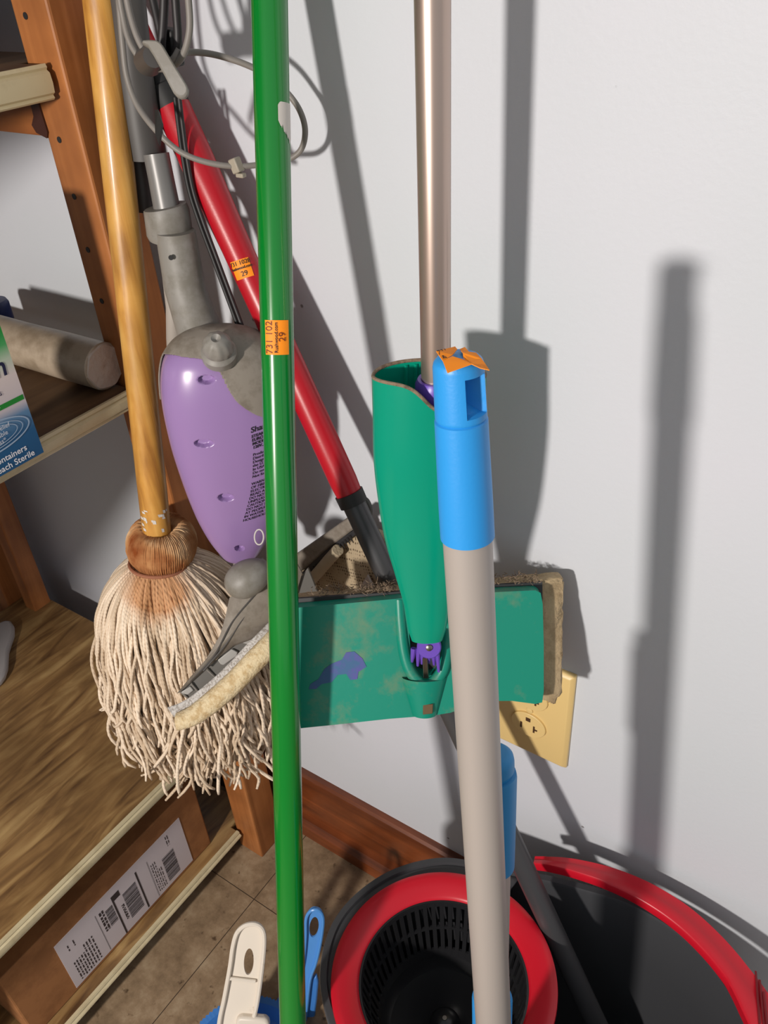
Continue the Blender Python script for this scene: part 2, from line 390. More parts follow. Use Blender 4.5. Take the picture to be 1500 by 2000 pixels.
# ------------------------------------------------------------ room shell
XL = -.82
structure(MB().box((XL-.1, 0, -.02), (2.6, .1, 2.3)).build('wall_right', M_wall, smooth=False))
structure(MB().box((XL-.1, -2.8, -.02), (XL, .0, 2.3)).build('wall_left', M_wall, smooth=False))
structure(MB().box((XL-.1, -6.2, -.04), (2.6, 0, 0)).build('floor', M_floor, smooth=False))
def bb_profile(x, mirror=False):
    pr = [(0, .105), (-.007, .105), (-.010, .102), (-.012, .096), (-.013, .078), (-.0125, .03), (-.013, .026), (-.019, .024), (-.025, .016), (-.027, .006), (-.027, 0), (0, 0)]
    return [V((x, a, b)) for a, b in pr]
mb = MB(); A = bb_profile(XL); mb.prism(A, (2.6-XL, 0, 0)); structure(mb.build('baseboard_right', M_base, angle=25))
M_base_l = wood('stained_baseboard_side', hx(84, 40, 18), hx(150, 78, 38), axis=1, scale=5, rough=.35, coat=.25)
mb = MB(); mb.prism([V((XL-p.y, -2.8, p.z)) for p in A], (0, 2.77, 0)); structure(mb.build('baseboard_left', M_base_l, angle=25))

# ------------------------------------------------------------ outlet
oc = V((-.035, -.003, .402))
t = thing('outlet_plate', 'almond wall outlet cover plate with one round socket showing, half behind the teal mop head', 'outlet', (oc.x, 0, oc.z))
mb = MB()
lay = [(-.0, .0375, .0595), (-.003, .0375, .0595), (-.0062, .0345, .0565), (-.0066, .033, .055)]
vs = []
for y, w, h in lay: vs += [V((oc.x+sx*w, y, oc.z+sz*h)) for sx, sz in ((-1, -1), (1, -1), (1, 1), (-1, 1))]
fs = [(3, 2, 1, 0), (12, 13, 14, 15)]
for k in range(3): fs += [(k*4+i, k*4+(i+1) % 4, k*4+4+(i+1) % 4, k*4+4+i) for i in range(4)]
mb.add(vs, fs).build('cover', M_outlet, t, bevel=.0008)
for sgn in (-1, 1):
    cz = oc.z+sgn*.0178
    mb = MB(); R0 = .0168
    ring = [(-.0062, R0), (-.0085, R0), (-.0090, R0-.0006), (-.0090, .0)]
    def fn(u, v, cz=cz):
        y, r = ring[int(round(v*3))]; th = 2*PI*u; return V((oc.x+r*math.cos(th), y, cz+r*math.sin(th)*.86))
    mb.quadgrid(fn, 40, 3, closeu=True); rec = mb.build('receptacle', M_outlet, t)
    mb = MB()
    mb.box((oc.x-.0074, -.0095, cz-.0058), (oc.x-.0056, -.0088, cz+.0012))
    mb.box((oc.x+.0052, -.0095, cz-.0062), (oc.x+.0068, -.0088, cz+.0018))
    mb.box((oc.x+.0066, -.0095, cz-.0030), (oc.x+.0092, -.0088, cz-.0014))
    mb.box((oc.x-.0022, -.0095, cz+.0054), (oc.x+.0022, -.0088, cz+.0096))
    mb.build('slot', M_slot, rec, smooth=False)
mb = MB(); mb.tube([V((oc.x, -.006, oc.z)), V((oc.x, -.0078, oc.z)), V((oc.x, -.0082, oc.z))], [.0032, .0032, .0022], 20); sc = mb.build('screw', M_outlet, t)

# ------------------------------------------------------------ rack
t = thing('shelf_rack', 'open wooden shelf rack of stained posts with three ivory-edged plywood shelves and a bottom one', 'shelf', (-.58, -.5, 0))
PX0, PX1 = -.398, -.360
def post(x0, x1, y0, y1, z1=1.9, z0=0.0, name='post'):
    return MB().box((x0, y0, z0), (x1, y1, z1)).build(name, M_rack, t, bevel=.002, smooth=False)
fp = post(PX0, PX1, -.082, -.042)
for px, py in [(50, 31), (116, 273), (145, 384), (172, 488), (199, 588)]:
    c = on(px, py, 1, -.0821)
    MB().tube([c+V((0, .001, 0)), c+V((0, -.0004, 0))], [.0022, .0022], 14).build('peg_hole', M_black, fp)
post(-.400, -.362, -1.30, -1.26); post(-.800, -.765, -.082, -.045); post(-.745, -.722, -.070, -.045, 1.9)
post(-.800, -.765, -1.30, -1.26)
def shelf(z, y1, mt, th=.016, x1=-.372, trim=.019, trimcol=M_trim, ytrim=None, name='shelf_board', skew=0, tw=.006):
    mb = MB()
    # notched round the front post
    poly = [V((-.765, -1.30, z)), V((x1, -1.30, z)), V((x1, -.086, z)), V((-.402, -.086, z)), V((-.402, y1, z)), V((-.765, y1, z))]
    mb.prism(poly, (0, 0, -th)); b = mb.build(name, mt, t, bevel=.001, smooth=False)
    yt = -.086 if ytrim is None else ytrim
    pr = [(0, .0008), (.0022, .001), (.003, -.0012), (.0022, -.0028), (.004, -.0045), (.0045, -trim*.5), (.004, -trim+.0045), (.0022, -trim+.003), (.003, -trim+.0012), (.002, -trim), (0, -trim)]
    mb = MB(); mb.prism([V((x1+a*tw/.0045, yt, z+c)) for a, c in pr], (0, -1.30-yt, 0)); mb.build('edge_trim', trimcol, b, angle=30)
    return b
shelf(.676, -.043, M_plyd, x1=-.372, trim=.0155, ytrim=-.087)
shelf(.916, -.043, M_plyd, x1=-.374, trim=.021, ytrim=-.087)
shelf(.252, -.043, M_ply, x1=-.374, trim=.016, ytrim=-.09, tw=.005)
shelf(.040, -.050, M_ply, x1=-.392, trim=.012, ytrim=-.086, tw=.007)
# cross rails under the shelves
def rail(z0, z1, y0=-.080, y1=-.058, x0=-.765, x1=-.404):
    MB().box((x0, y0, z0), (x1, y1, z1)).build('cross_rail', M_rackx, t, bevel=.0015, smooth=False)
rail(.868, .898); rail(.0, .026, y0=-.075, y1=-.06)
rail(1.2, 1.235)
mb = MB(); mb.prism([V((-.404, -.0835, .898)), V((-.396, -.0835, .898)), V((-.394, -.0835, .872)), V((-.3965, -.0835, .868)), V((-.407, -.0835, .871)), V((-.410, -.0835, .876)), V((-.405, -.0835, .882))], (0, .003, 0)); mb.build('glue_blob', M_grime, t)

# things on the rack ------------------------------------------------
mb = MB().box((-.72, -1.2, .918), (-.43, -.10, 1.15)); o = mb.build('storage_bin', M_bin, bevel=.008); tag(o, 'black storage bin on the top shelf of the wooden rack, at the upper left corner', 'bin')

# roll on middle shelf
A = on(205, 716, 2, .6965); B = A+V((-.19, -.006, 0)); 
t2 = thing('plastic_roll', 'cloudy grey plastic-wrapped roll lying on the middle shelf beside the carton', 'roll', (A.x, A.y, .677))
lathe(MB(), A, B, [(0, .0), (0, .012), (-.0, .0188), (.0012, .0198), (.004, .0196), (.05, .0198), (.1, .0194), (.15, .0198), (.19, .0196), (.19, 0)], 40).build('roll_body', M_roll, t2)
mb = MB(); lathe(mb, A+V((.001, 0, 0)), A+V((.002, 0, 0)), [(-.0008, .0), (.0006, .004), (.0, .009), (.0004, .0175), (-.001, .0188)], 36, rf=lambda th, t_, r: r*(1+.03*math.sin(7*th))); mb.build('end_disc', mat('crinkled_film', hx(186, 172, 160), .35, bump=1.0, bump_scale=220), t2)

# blue capped bottle at far left of the middle shelf
c = on(-8, 606, 2, .6885)
t2 = thing('jar_lid', 'navy blue round lid at the left frame edge, just above the carton and grey roll', 'lid', (c.x, c.y, .677))
lathe(MB(), V((c.x, c.y, .677)), V((c.x, c.y, .70)), [(0, 0), (0, .0135), (.001, .0142), (.018, .0142), (.0215, .0125), (.0225, 0)], 48, rf=lambda th, x, r_: r_*(1+.012*math.sin(40*th)) if .002 < x < .017 else r_).build('lid_shell', M_navy, t2)
# pale spoon-shaped scoop on lower shelf
t2 = thing('plastic_scoop', 'pale grey plastic scoop handle on the lower shelf at the left frame edge', 'scoop', (-.57, -.24, .252))
out = [on(px, py, 2, .262) for px, py in [(0, 1214), (10, 1210), (20, 1211), (26, 1220), (26, 1235), (20, 1252), (15, 1268), (13, 1300), (8, 1316), (0, 1328), (-14, 1340), (-30, 1340), (-38, 1310), (-35, 1260), (-20, 1225)]]
MB().prism(out, (0, 0, -.0095)).build('scoop_handle', mat('pale_grey_plastic', hx(176, 172, 172), .4), t2, bevel=.003)
t2.location = (0, 0, 0) if False else t2.location

# eye drop carton
def carton():
    x = -.351; y1 = -.1895; y0 = -.29; z0 = .6765; z1 = .845
    m = bpy.data.materials.new('carton_print'); m.use_nodes = True; N = m.node_tree.nodes; L = m.node_tree.links
    b = N['Principled BSDF']; b.inputs['Roughness'].default_value = .45
    g = N.new('ShaderNodeTexCoord'); sx = N.new('ShaderNodeSeparateXYZ'); L.new(g.outputs['Object'], sx.inputs[0])
    mr = N.new('ShaderNodeMapRange'); mr.inputs[1].default_value = 0; mr.inputs[2].default_value = .12; L.new(sx.outputs[2], mr.inputs[0])
    r = N.new('ShaderNodeValToRGB'); L.new(mr.outputs[0], r.inputs[0])
    els = [(0, hx(20, 78, 120)), (.18, hx(26, 86, 130)), (.30, hx(90, 130, 165)), (.36, hx(196, 186, 190)), (.54, hx(214, 200, 196)), (.64, hx(180, 196, 172)), (.72, hx(70, 160, 90)), (.80, hx(10, 140, 50))]
    r.color_ramp.elements[0].position = 0; r.color_ramp.elements[0].color = els[0][1]
    r.color_ramp.elements[1].position = els[-1][0]; r.color_ramp.elements[1].color = els[-1][1]
    for p, c_ in els[1:-1]:
        e = r.color_ramp.elements.new(p); e.color = c_
    L.new(r.outputs[0], b.inputs['Base Color'])
    t2 = thing('eye_drop_carton', 'green, white and blue carton of single-use vials hanging over the middle shelf edge', 'carton', (x-.02, (y0+y1)/2, z0))
    MB().box((x-.03, y0, z0), (x, y1, z1)).build('carton_body', m, t2, smooth=False)
    e = .0003
    def fn(u, v): return V((x+e, y1-.0+u, z0+v))       # u negative to the left
    mb = MB(); mb.add([fn(-.098, .0485), fn(-.098, .0448), fn(-.001, .0448), fn(-.001, .0485)], [(0, 1, 2, 3)]); mb.build('green_band', mat('band_green', hx(20, 130, 40), .45), t2, smooth=False)
    mb = MB()
    text(mb, 'Single-Use Containers', .0066, fn, 'RIGHT', .00008, -.0115, .0088)
    text(mb, '(0.4 mL) each Sterile', .0066, fn, 'RIGHT', .00008, -.0072, .0022)
    mb.build('carton_lettering', mat('white_print', hx(232, 232, 236), .5), t2, smooth=False)
    mb = MB(); text(mb, 'er', .0036, lambda u, v: fn(u, v)+V((.0002, 0, 0)), 'RIGHT', 0, -.0200, .0455); mb.build('band_lettering', MATS['white_print'], t2, smooth=False)
    mb = MB()
    text(mb, 'm', .021, lambda u, v: fn(u+v*.1, v), 'RIGHT', .0002, -.0125, .0665)
    mb.build('carton_lettering', mat('navy_script', hx(16, 22, 60), .5), t2, smooth=False)
    mb = MB(); text(mb, 's', .006, fn, 'RIGHT', 0, -.0152, .0545)
    mb.build('carton_lettering', mat('navy_print', hx(16, 22, 60), .5), t2, smooth=False)
    mb = MB()
    for k, (ra, rb) in enumerate(((.033, .0105), (.028, .0085), (.0235, .0068))):
        w = .0007 if k else .0012
        n_ = 60
        def el(i, q): 
            th = 2*PI*i/n_; return fn(max(-.0985, -.037+(ra+q)*math.cos(th)), .0285+(rb+q)*math.sin(th)-.0*math.cos(th))
        vs = [el(i, 0) for i in range(n_)]+[el(i, w) for i in range(n_)]
        mb.add([p+V((.0001, 0, 0)) for p in vs], [(i, (i+1) % n_, n_+(i+1) % n_, n_+i) for i in range(n_)])
    mb.build('ripple_rings', mat('ripple_print', hx(150, 172, 196), .45), t2, smooth=False)
    mb = MB()
    for k, s_ in enumerate(('lasting relief', 'uncomfortable', 'dryness*')): text(mb, s_, .0048, lambda u, v: fn(u, v)+V((.0002, 0, 0)), 'RIGHT', 0, -.018-.003*k, .0315-.0046*k)
    mb.build('carton_lettering', mat('pale_print', hx(214, 220, 230), .5), t2, smooth=False)
carton()

# cardboard box on bottom shelf
def cardbox():
    x = -.4075; y0 = -.385; y1 = -.1165; z0 = .0405; z1 = .163
    t2 = thing('cardboard_box', 'long brown cardboard shipping box with a white label on the bottom shelf', 'box', (x-.12, (y0+y1)/2, z0))
    MB().box((x-.26, y0, z0), (x, y1, z1-.003)).build('box_body', M_card, t2, bevel=.002, smooth=False)
    mb = MB(); mb.box((x-.125, y0, z1-.003), (x+.0006, y1, z1)); mb.build('top_flap', M_card, t2, bevel=.001, smooth=False)
    mb = MB(); mb.box((x-.26, y0, z1-.003), (x-.129, y1, z1+.0005)); mb.build('top_flap', M_card, t2, bevel=.001, smooth=False)
    MB().box((x-.150, y0-.0004, z1+.0004), (x-.102, y1+.0004, z1+.0012)).build('tape', M_tape, t2, smooth=False)
    # label
    e = .0004
    ya, yb, zt, zb = -.3285, -.1485, .1335, .0465
    def fn(tt, h): return V((x+e*2, ya+(yb-ya)*tt, zt+(zb-zt)*h))
    MB().box((x, ya, zb), (x+e*1.5, yb, zt)).build('shipping_label', M_label, t2, smooth=False)
    lab = t2.children[-1]
    mb = MB()
    def rect(a, b, c, d): mb.add([fn(a, c), fn(b, c), fn(b, d), fn(a, d)], [(0, 1, 2, 3)])
    rnd = random.Random(3)
    def bars(a, b, c, d, n):
        h = c
        while h < d:
            w = rnd.choice((.006, .009, .014)); rect(a, b, h, min(h+w, d)); h += w+rnd.choice((.005, .008, .012))
    bars(.79, .89, .40, .92, 30); bars(.47, .575, .29, .85, 40); bars(.335, .39, .27, .62, 20)
    rect(.592, .604, .145, .97); rect(.398, .41, .14, 1.0); rect(.41, .46, .14, .25)
    for a in (.687, .692, .27, .273): rect(a, a+.0015, .17, .98)
    def dashes(a, w, c, d, gap=.03):
        h = c
        while h < d:
            l = rnd.uniform(.02, .09); rect(a, a+w, h, min(h+l, d)); h += l+rnd.uniform(.01, gap)
    dashes(.295, .014, .2, .62); dashes(.315, .012, .2, .62)
    for a in (.705, .72, .735, .75, .765): dashes(a, .005, .3 if a < .75 else .5, .92)
    for a in (.44, .45): dashes(a, .008, .45, .8)
    for a in (.05, .068, .086, .104, .122, .14, .16, .18, .2): dashes(a, .008, .55 if a < .13 else .42, .95)
    for a in (.06, .1): dashes(a, .007, .18, .3)
    for a in (.86, .875): dashes(a, .006, .08, .28)
    mb.build('label_print', M_lab_ink, lab, smooth=False)
cardbox()

# ------------------------------------------------------------ orange price sticker wrapped on a round pole
def pole_sticker(parent_name, A, B, r, px, py, wdt, hgt, rot, lines):
    """A->B pole axis. (px,py) gives the sticker's middle on the pole."""
    a, n, s = axis_frame(A, B)
    # point on the axis nearest the viewing ray
    d = ray(px, py).normalized(); w0 = CP-A
    bq = d.dot(a); dq = d.dot(w0); eq = a.dot(w0)
    tt = (eq-bq*dq)/(1-bq*bq)
    # angle round the pole where the ray meets it
    Pax = A+a*tt; off = (CP+d*((Pax-CP).dot(d)))-Pax
    th0 = math.asin(max(-.95, min(.95, off.dot(s)/r)))
    R1 = r+.0004
    cr, sr = math.cos(rot), math.sin(rot)
    def fn(u, v, lift=0):
        u2 = u*cr-v*sr; v2 = u*sr+v*cr
        th = th0+u2/R1
        return A+a*(tt-v2)+(n*math.cos(th)+s*math.sin(th))*(R1+lift)
    sgn = 1
    mb = MB(); mb.quadgrid(lambda u, v: fn((u-.5)*wdt, (v-.5)*hgt), 16, 12)
    o = mb.build('price_sticker', M_orange, parent_name)
    m1 = MB(); m2 = MB()
    for body, size, ox, oy, bold in lines:
        text(m2 if bold else m1, body, size, lambda u, v: fn(u, v, .0004), 'CENTER', bold, ox, oy)
    o1 = m1.build('sticker_writing', M_stick, o, smooth=False)
    if m2.v: m2.build('sticker_writing', M_stickb, o, smooth=False)
    return o

def pr(P):
    d = P-CP; z = d.dot(_f); return 750+F*d.dot(_r2)/z, 1000-F*d.dot(_u2)/z
def t_at(A, B, py):
    lo_, hi_ = -3.0, 4.0
    best = min((abs(pr(A+(B-A)*(lo_+(hi_-lo_)*i/4000))[1]-py), lo_+(hi_-lo_)*i/4000) for i in range(4001) if dep(A+(B-A)*(lo_+(hi_-lo_)*i/4000)) > .1)
    return best[1]
def P_at(A, B, py): return A+(B-A)*t_at(A, B, py)

# ------------------------------------------------------------ green pole
G0 = V((-.2184, -.0112, 1.059)); G1 = V((-.0680, -.370, .002))
t = thing('broom_pole', 'glossy green metal pole leaning on the wall, orange price sticker and torn white label', 'pole', (G1.x, G1.y, 0))
RG = .0106
mb = rod(G0, G1, RG, 48, steps=6)
# a weld seam and two small dings show on the tube
mb.build('pole_tube', M_green, t)
pole_sticker(t, G0, G1, RG, 541, 657, .0212, .0158, PI/2, [('731 102', .0062, 0, .0030, 0), ('Rushwood.com', .0030, 0, -.0004, .00005), ('29', .0062, .0005, -.0052, 0)])
a, n, s_ = axis_frame(G0, G1)
def gsurf(th, tt, lift=.0003): return G0+a*tt+(n*math.cos(th)+s_*math.sin(th))*(RG+lift)
P = P_at(G0, G1, 200); t0 = (P-G0).dot(a); P = P_at(G0, G1, 268); t1 = (P-G0).dot(a)
mb = MB(); N_ = 26; vs = []; fs = []
rn = random.Random(5)
for i in range(N_+1):
    th = .33+(1.45-.33)*i/N_
    k = i/N_
    top = t0+(.002*max(0, 1-k*6)**2)
    botm = lerp(t0+(t1-t0)*.55, t1+.003, min(1, k*1.5))+rn.uniform(-.0016, .0016)
    vs += [gsurf(th, top), gsurf(th, botm)]
    if i: fs.append((2*i-2, 2*i, 2*i+1, 2*i-1))
mb.add(vs, fs).build('torn_label', M_white, t)

# ------------------------------------------------------------ teal butterfly mop
S0 = V((-.0712, -.0808, 1.06)); Sa = V((-.0705, -.0865, .93)); Sb = V((-.0695, -.0925, .7875))
S0 = Sa+(Sa-Sb)*1.6; S1 = Sa+(Sb-Sa)*2.35
t = thing('sponge_mop', 'teal sponge mop with brushed aluminium pole, its wide head hanging against the wall', 'mop', (-.07, -.11, .45))
rod(S0, S1, .0088, 40).build('pole', M_silver, t)
c = P_at(Sa, Sb, 765)
lathe(MB(), c+V((0, 0, .009)), c+V((0, 0, -.012)), [(0, .0088), (0, .0108), (.003, .0124), (.009, .0128), (.014, .0122), (.021, .0118), (.021, .009)], 36).build('pole_collar', M_purpleclip, t)
C0 = on(838, 733, 1, -.094); C1 = on(834, 1250, 1, -.122)
tabw = [(735, 112), (800, 110), (900, 107), (1000, 94), (1060, 82), (1120, 64), (1180, 46), (1225, 38), (1250, 30)]
ax = (C1-C0).normalized(); hs = _r2-ax*_r2.dot(ax); hs.normalize(); hn = hs.cross(ax).normalized()
if hn.dot(CP-C0) < 0: hn = -hn
def cone(u, v, inner=0):
    C = lerp(C0, C1, v); py = pr(C)[1]
    w = sinterp(tabw, py)*dep(C)/F-inner
    d = w*lerp(.56, .42, v)
    th = 2*PI*u
    fl = 1+.035*math.cos(3*th+.6)*(1-v)           # soft lengthwise swells
    q = C+hs*math.cos(th)*w+hn*math.sin(th)*d*fl
    # the rim dips where the pole leaves the scoop
    if v < .12:
        ang = (th-PI*.44+PI) % (2*PI)-PI
        dip = math.exp(-(ang/.38)**2)*.016*(1-v/.12)
        back = .004*max(0, -math.sin(th))*(1-v/.12)
        q += ax*(dip-back)
    return q
mb = MB()
NV = 60
mb.quadgrid(lambda u, v: cone(u, v), 96, NV, closeu=True)
mb.quadgrid(lambda u, v: cone(u, v*.97, .0016), 96, NV, closeu=True)
o0 = 0; o1 = 96*(NV+1)
mb.f += [(i, (i+1) % 96, o1+(i+1) % 96, o1+i) for i in range(96)]
mb.f += [tuple(96*NV+i for i in range(96))]
sq = mb.build('squeeze_handle', M_teal, t, angle=60)
# dusty edge along the rim
mb = MB(); mb.tube([lerp(cone(i/96, 0), cone(i/96, 0, .0016), .5) for i in range(97)], .0011, 8, caps=False); mb.build('dusty_rim', M_dust, sq)
mb = MB()
for th in (-2.0, -1.8, -1.6, -1.42, -1.1):
    p = [cone(th/(2*PI) % 1, v, .0022) for v in (.01, .1, .2)]
    mb.tube(p, .0012, 6)
mb.build('inner_ribs', M_teal, sq)
# head frame
az = math.radians(57); e1h = V((math.sin(az), math.cos(az), 0)); nh = V((math.cos(az), -math.sin(az), 0))
hnv = (nh*math.cos(.42)+V((0, 0, 1))*math.sin(.42)).normalized()
HO = at(835, 1290, .628)
def hp(px, py, off=0):
    d = ray(px, py); k = (HO-CP).dot(hnv)/d.dot(hnv); return CP+d*k+hnv*off
e1 = e1h-hnv*e1h.dot(hnv); e1.normalize(); e2 = hnv.cross(e1)
if e2.z < 0: e2 = -e2
def loc2(px, py): q = hp(px, py)-HO; return (q.dot(e1), q.dot(e2))
def hmap(x, y, z): return HO+e1*x+e2*y+hnv*z
outl = [loc2(*q) for q in [(546, 1190), (650, 1181), (770, 1170), (900, 1160), (1000, 1155), (1045, 1153), (1056, 1158), (1060, 1180), (1062, 1260), (1062, 1350), (1059, 1372), (1045, 1375), (1000, 1369), (960, 1369), (920, 1378), (880, 1392), (850, 1397), (760, 1404), (650, 1416), (552, 1426), (546, 1415)]]
hole = [loc2(*q) for q in [(798, 1170), (799, 1240), (803, 1285), (812, 1312), (832, 1322), (850, 1316), (860, 1296), (858, 1240), (868, 1166)]]
hole = [loc2(*q) for q in [(798, 1200), (799, 1240), (803, 1285), (812, 1312), (832, 1322), (850, 1316), (860, 1296), (860, 1240), (862, 1200)]]
head = plate(outl, [hole], .012, lambda x, y, z: hmap(x, y, z-.006)).build('mop_head', M_tealdusty, t, bevel=.0022)
# sponge behind
sp = [loc2(*q) for q in [(556, 1186), (800, 1165), (1000, 1152), (1104, 1140), (1107, 1150), (1106, 1250), (1103, 1372), (1090, 1392), (1076, 1388), (1000, 1372), (850, 1392), (560, 1418)]]
mb = MB(); 
nn = 60; ring = []
for i in range(len(sp)):
    a_, b_ = sp[i], sp[(i+1) % len(sp)]
    for k in range(8): ring.append((a_[0]+(b_[0]-a_[0])*k/8, a_[1]+(b_[1]-a_[1])*k/8))
rs = random.Random(2)
lays = []
for z in (-.0155, -.017, -.022, -.027, -.032, -.0335):
    ins = .0012 if z in (-.0155, -.0335) else 0
    lays.append([hmap(x*(1-ins*6)+rs.uniform(-.0009, .0009), y*(1-ins*8)+rs.uniform(-.0009, .0009), z) for x, y in ring])
vs = [p for l in lays for p in l]; n_ = len(ring)
fs = [(k*n_+i, k*n_+(i+1) % n_, (k+1)*n_+(i+1) % n_, (k+1)*n_+i) for k in range(len(lays)-1) for i in range(n_)]
fs += [tuple(range(n_)), tuple((len(lays)-1)*n_+i for i in range(n_))]
mb.add(vs, fs).build('sponge', M_sponge, t, angle=80)
# backing and violet hinge line at the upper right
bk = [loc2(*q) for q in [(560, 1180), (1000, 1150), (1064, 1146), (1064, 1372), (560, 1412)]]
plate(bk, [], .0036, lambda x, y, z: hmap(x, y, z-.0137)).build('backing_plate', M_charcoal, head)
mb = MB(); mb.tube([at(x_, y_, dep(hp(x_, y_))+.030) for x_, y_ in ((962, 1148), (1030, 1138), (1074, 1131), (1083, 1136))], [.0007, .0009, .0009, .0007], 10); mb.build('violet_hinge', mat('dark_violet', hx(60, 48, 92), .5), head)
# fluff on the top edge
mb = MB()
for i in range(420):
    px = rs.choice((rs.uniform(600, 780), rs.uniform(700, 775), rs.uniform(960, 1060)))
    py = 1176-(px-600)*.062-rs.uniform(0, 9)
    q = hp(px, py, -.010-rs.uniform(0, .02)); L_ = rs.uniform(.002, .005)
    d = V((rs.uniform(-1, 1), rs.uniform(-1, 1), rs.uniform(-.2, .6))).normalized()
    mb.tube([q, q+d*L_*.5, q+d*L_+V((rs.uniform(-1, 1), 0, rs.uniform(-1, 1)))*.001], [.0004, .0003, .0002], 4)
fl = mb.build('lint', M_dust, head); fl['kind'] = 'stuff'
# the channel round the opening and the boss under it
pth = spline([hp(780, 1172, -.0035), hp(783, 1220, -.002), hp(789, 1270, -.0005), hp(801, 1308, .001), hp(822, 1331, .0025), hp(845, 1330, .0025), hp(864, 1308, .001), hp(872, 1270, -.0005), hp(874, 1220, -.002), hp(873, 1168, -.0035)], 6)
mb = MB(); mb.tube(pth, [.0046]*len(pth), 12, flat=None); mb.build('channel_lip', M_tealdusty, head)
def fnb(u, v):
    xl = lerp(784, 806, v); xr = lerp(872, 852, v); py = lerp(1322, 1396, v)
    return hp(lerp(xl, xr, u), py, .0008+.009*math.sin(PI*u)**.6*(1-.35*v))
mb = MB(); mb.quadgrid(fnb, 20, 10); mb.quadgrid(lambda u, v: hp(lerp(806, 852, u), 1396, (.0008+.009*math.sin(PI*u)**.6*.65)*(1-v)-.01*v), 20, 2); mb.build('boss', M_tealdusty, head)
MB().prism([at(x_, y_, dep(hp(x_, y_))-.0085) for x_, y_ in ((826, 1377), (846, 1375), (845, 1394), (826, 1396))], _f*.006).build('boss_plug', mat('rusty_plug', hx(96, 76, 50), .8), head, bevel=.0005)
MB().prism([hp(796, 1196, -.016), hp(864, 1196, -.016), hp(864, 1326, -.016), hp(796, 1326, -.016)], hnv*-.001).build('inner_frame', M_black, head)
# faded violet print
mb = MB(); pol = [(603, 1346), (606, 1336), (622, 1326), (634, 1306), (648, 1296), (668, 1288), (676, 1274), (692, 1272), (708, 1286), (716, 1302), (700, 1312), (698, 1326), (684, 1328), (676, 1316), (660, 1318), (648, 1332), (628, 1336), (618, 1345)]
mb.add([hp(a_, b_, .0003) for a_, b_ in pol], [tuple(range(len(pol)))]).build('faded_print', mat('faded_violet', hx(52, 92, 134), .6, spots=hx(84, 72, 150), spot_scale=60), head, smooth=False)
# hinge
hc = at(838, 1261, dep(hp(836, 1262, .010))-.006)
lathe(MB(), hc, hc+hnv*.004, [(0, 0), (0, .0088), (.003, .0088), (.004, .0080), (.004, 0)], 40).build('hinge_disc', M_purpleclip, t)
hd = t.children[-1]
lathe(MB(), hc+hnv*.004, hc+hnv*.006, [(0, .0024), (.001, .0024), (.0015, .0016), (.0015, 0)], 24).build('hinge_screw', M_steel, hd)
mb = MB()
for x0, x1, y1 in [(818, 816, 1300), (826, 824, 1296), (836, 838, 1294), (845, 848, 1298), (851, 857, 1312), (808, 805, 1292)]:
    mb.tube([at(x0, 1266, dep(hc)+.003), at(lerp(x0, x1, .6), 1282, dep(hc)+.005), at(x1, y1, dep(hc)+.012)], [.0022, .0017, .0010], 8)
mb.build('hinge_teeth', M_purpleclip, hd)
mb = MB()
for dx in (-4, 0, 4): mb.tube([at(830+dx*.7, 1284, dep(hc)+.004), at(832+dx*.8, 1323, dep(hc)+.016)], .0009, 10)
mb.build('hinge_pin', M_steel, hd)

# ------------------------------------------------------------ red spin mop pole
R0 = on(255, 30, 1, -.030); R1 = on(1000, 1660, 1, -.088)
Rt = R0+(R0-R1)*.12
Rb = R0+(R1-R0)*((R0.z-.02)/(R0.z-R1.z))
t = thing('spin_mop', 'red gripped mop with dark grey tube slanting behind the teal mop into the bucket', 'mop', (Rb.x, Rb.y, .02))
def seg_rod(A, B, py0, py1, tab, name, m, par, seg=40):
    a0 = t_at(A, B, py0); a1 = t_at(A, B, py1); mb = MB(); K = 24; path = []; rr = []
    for i in range(K+1):
        q = A+(B-A)*(a0+(a1-a0)*i/K); path.append(q); rr.append(interp(tab, pr(q)[1]))
    mb.tube(path, rr, seg); return mb.build(name, m, par)
mb = rod(Rt, P_at(R0, R1, 165), .0085, 32); mb.build('upper_grip', M_red, t)
seg_rod(R0, R1, 140, 210, [(140, .0118), (172, .0118), (173, .0128), (210, .0124)], 'grip_collar', M_black, t)
seg_rod(R0, R1, 206, 968, [(206, .0124), (330, .0124), (480, .0110), (700, .0108), (958, .0108), (968, .0100)], 'grip', M_red, t)
seg_rod(R0, R1, 962, 984, [(962, .0114), (984, .0112)], 'grip_ring', M_black, t)
q = P_at(R0, R1, 980)
rod(q, Rb+V((0, 0, .02)), .0092, 36, r2=.0098).build('tube', M_dkgrey, t)
lathe(MB(), Rb+V((0, 0, .03)), Rb, [(-.02, .0098), (-.02, .013), (0, .015), (.008, .03), (.016, .042), (.022, .042), (.024, 0)], 36).build('mop_disc', M_charcoal, t)
mb = MB(); rm = random.Random(9)
for i in range(160):
    th = rm.uniform(0, 2*PI); r_ = rm.uniform(.01, .038); L_ = rm.uniform(.012, .03)
    q = Rb+V((math.cos(th)*r_, math.sin(th)*r_, .006))
    mb.tube([q, q+V((math.cos(th)*L_*.6, math.sin(th)*L_*.6, .001)), q+V((math.cos(th)*L_, math.sin(th)*L_, -.003))], .0014, 5)
o = mb.build('fringe', mat('charcoal_fringe', hx(70, 68, 70), .9), t); o['kind'] = 'stuff'
gp = [c_ for c_ in t.children if c_.name.startswith('grip') and 'collar' not in c_.name and 'ring' not in c_.name][0]
pole_sticker(gp, R0, R1, .0110, 473, 528, .0148, .0132, -.12, [('731 1028', .0042, 0, .0030, .00003), ('Rushwood.com', .0027, 0, .0001, .00008), ('29', .0050, .0012, -.0050, .00003)])

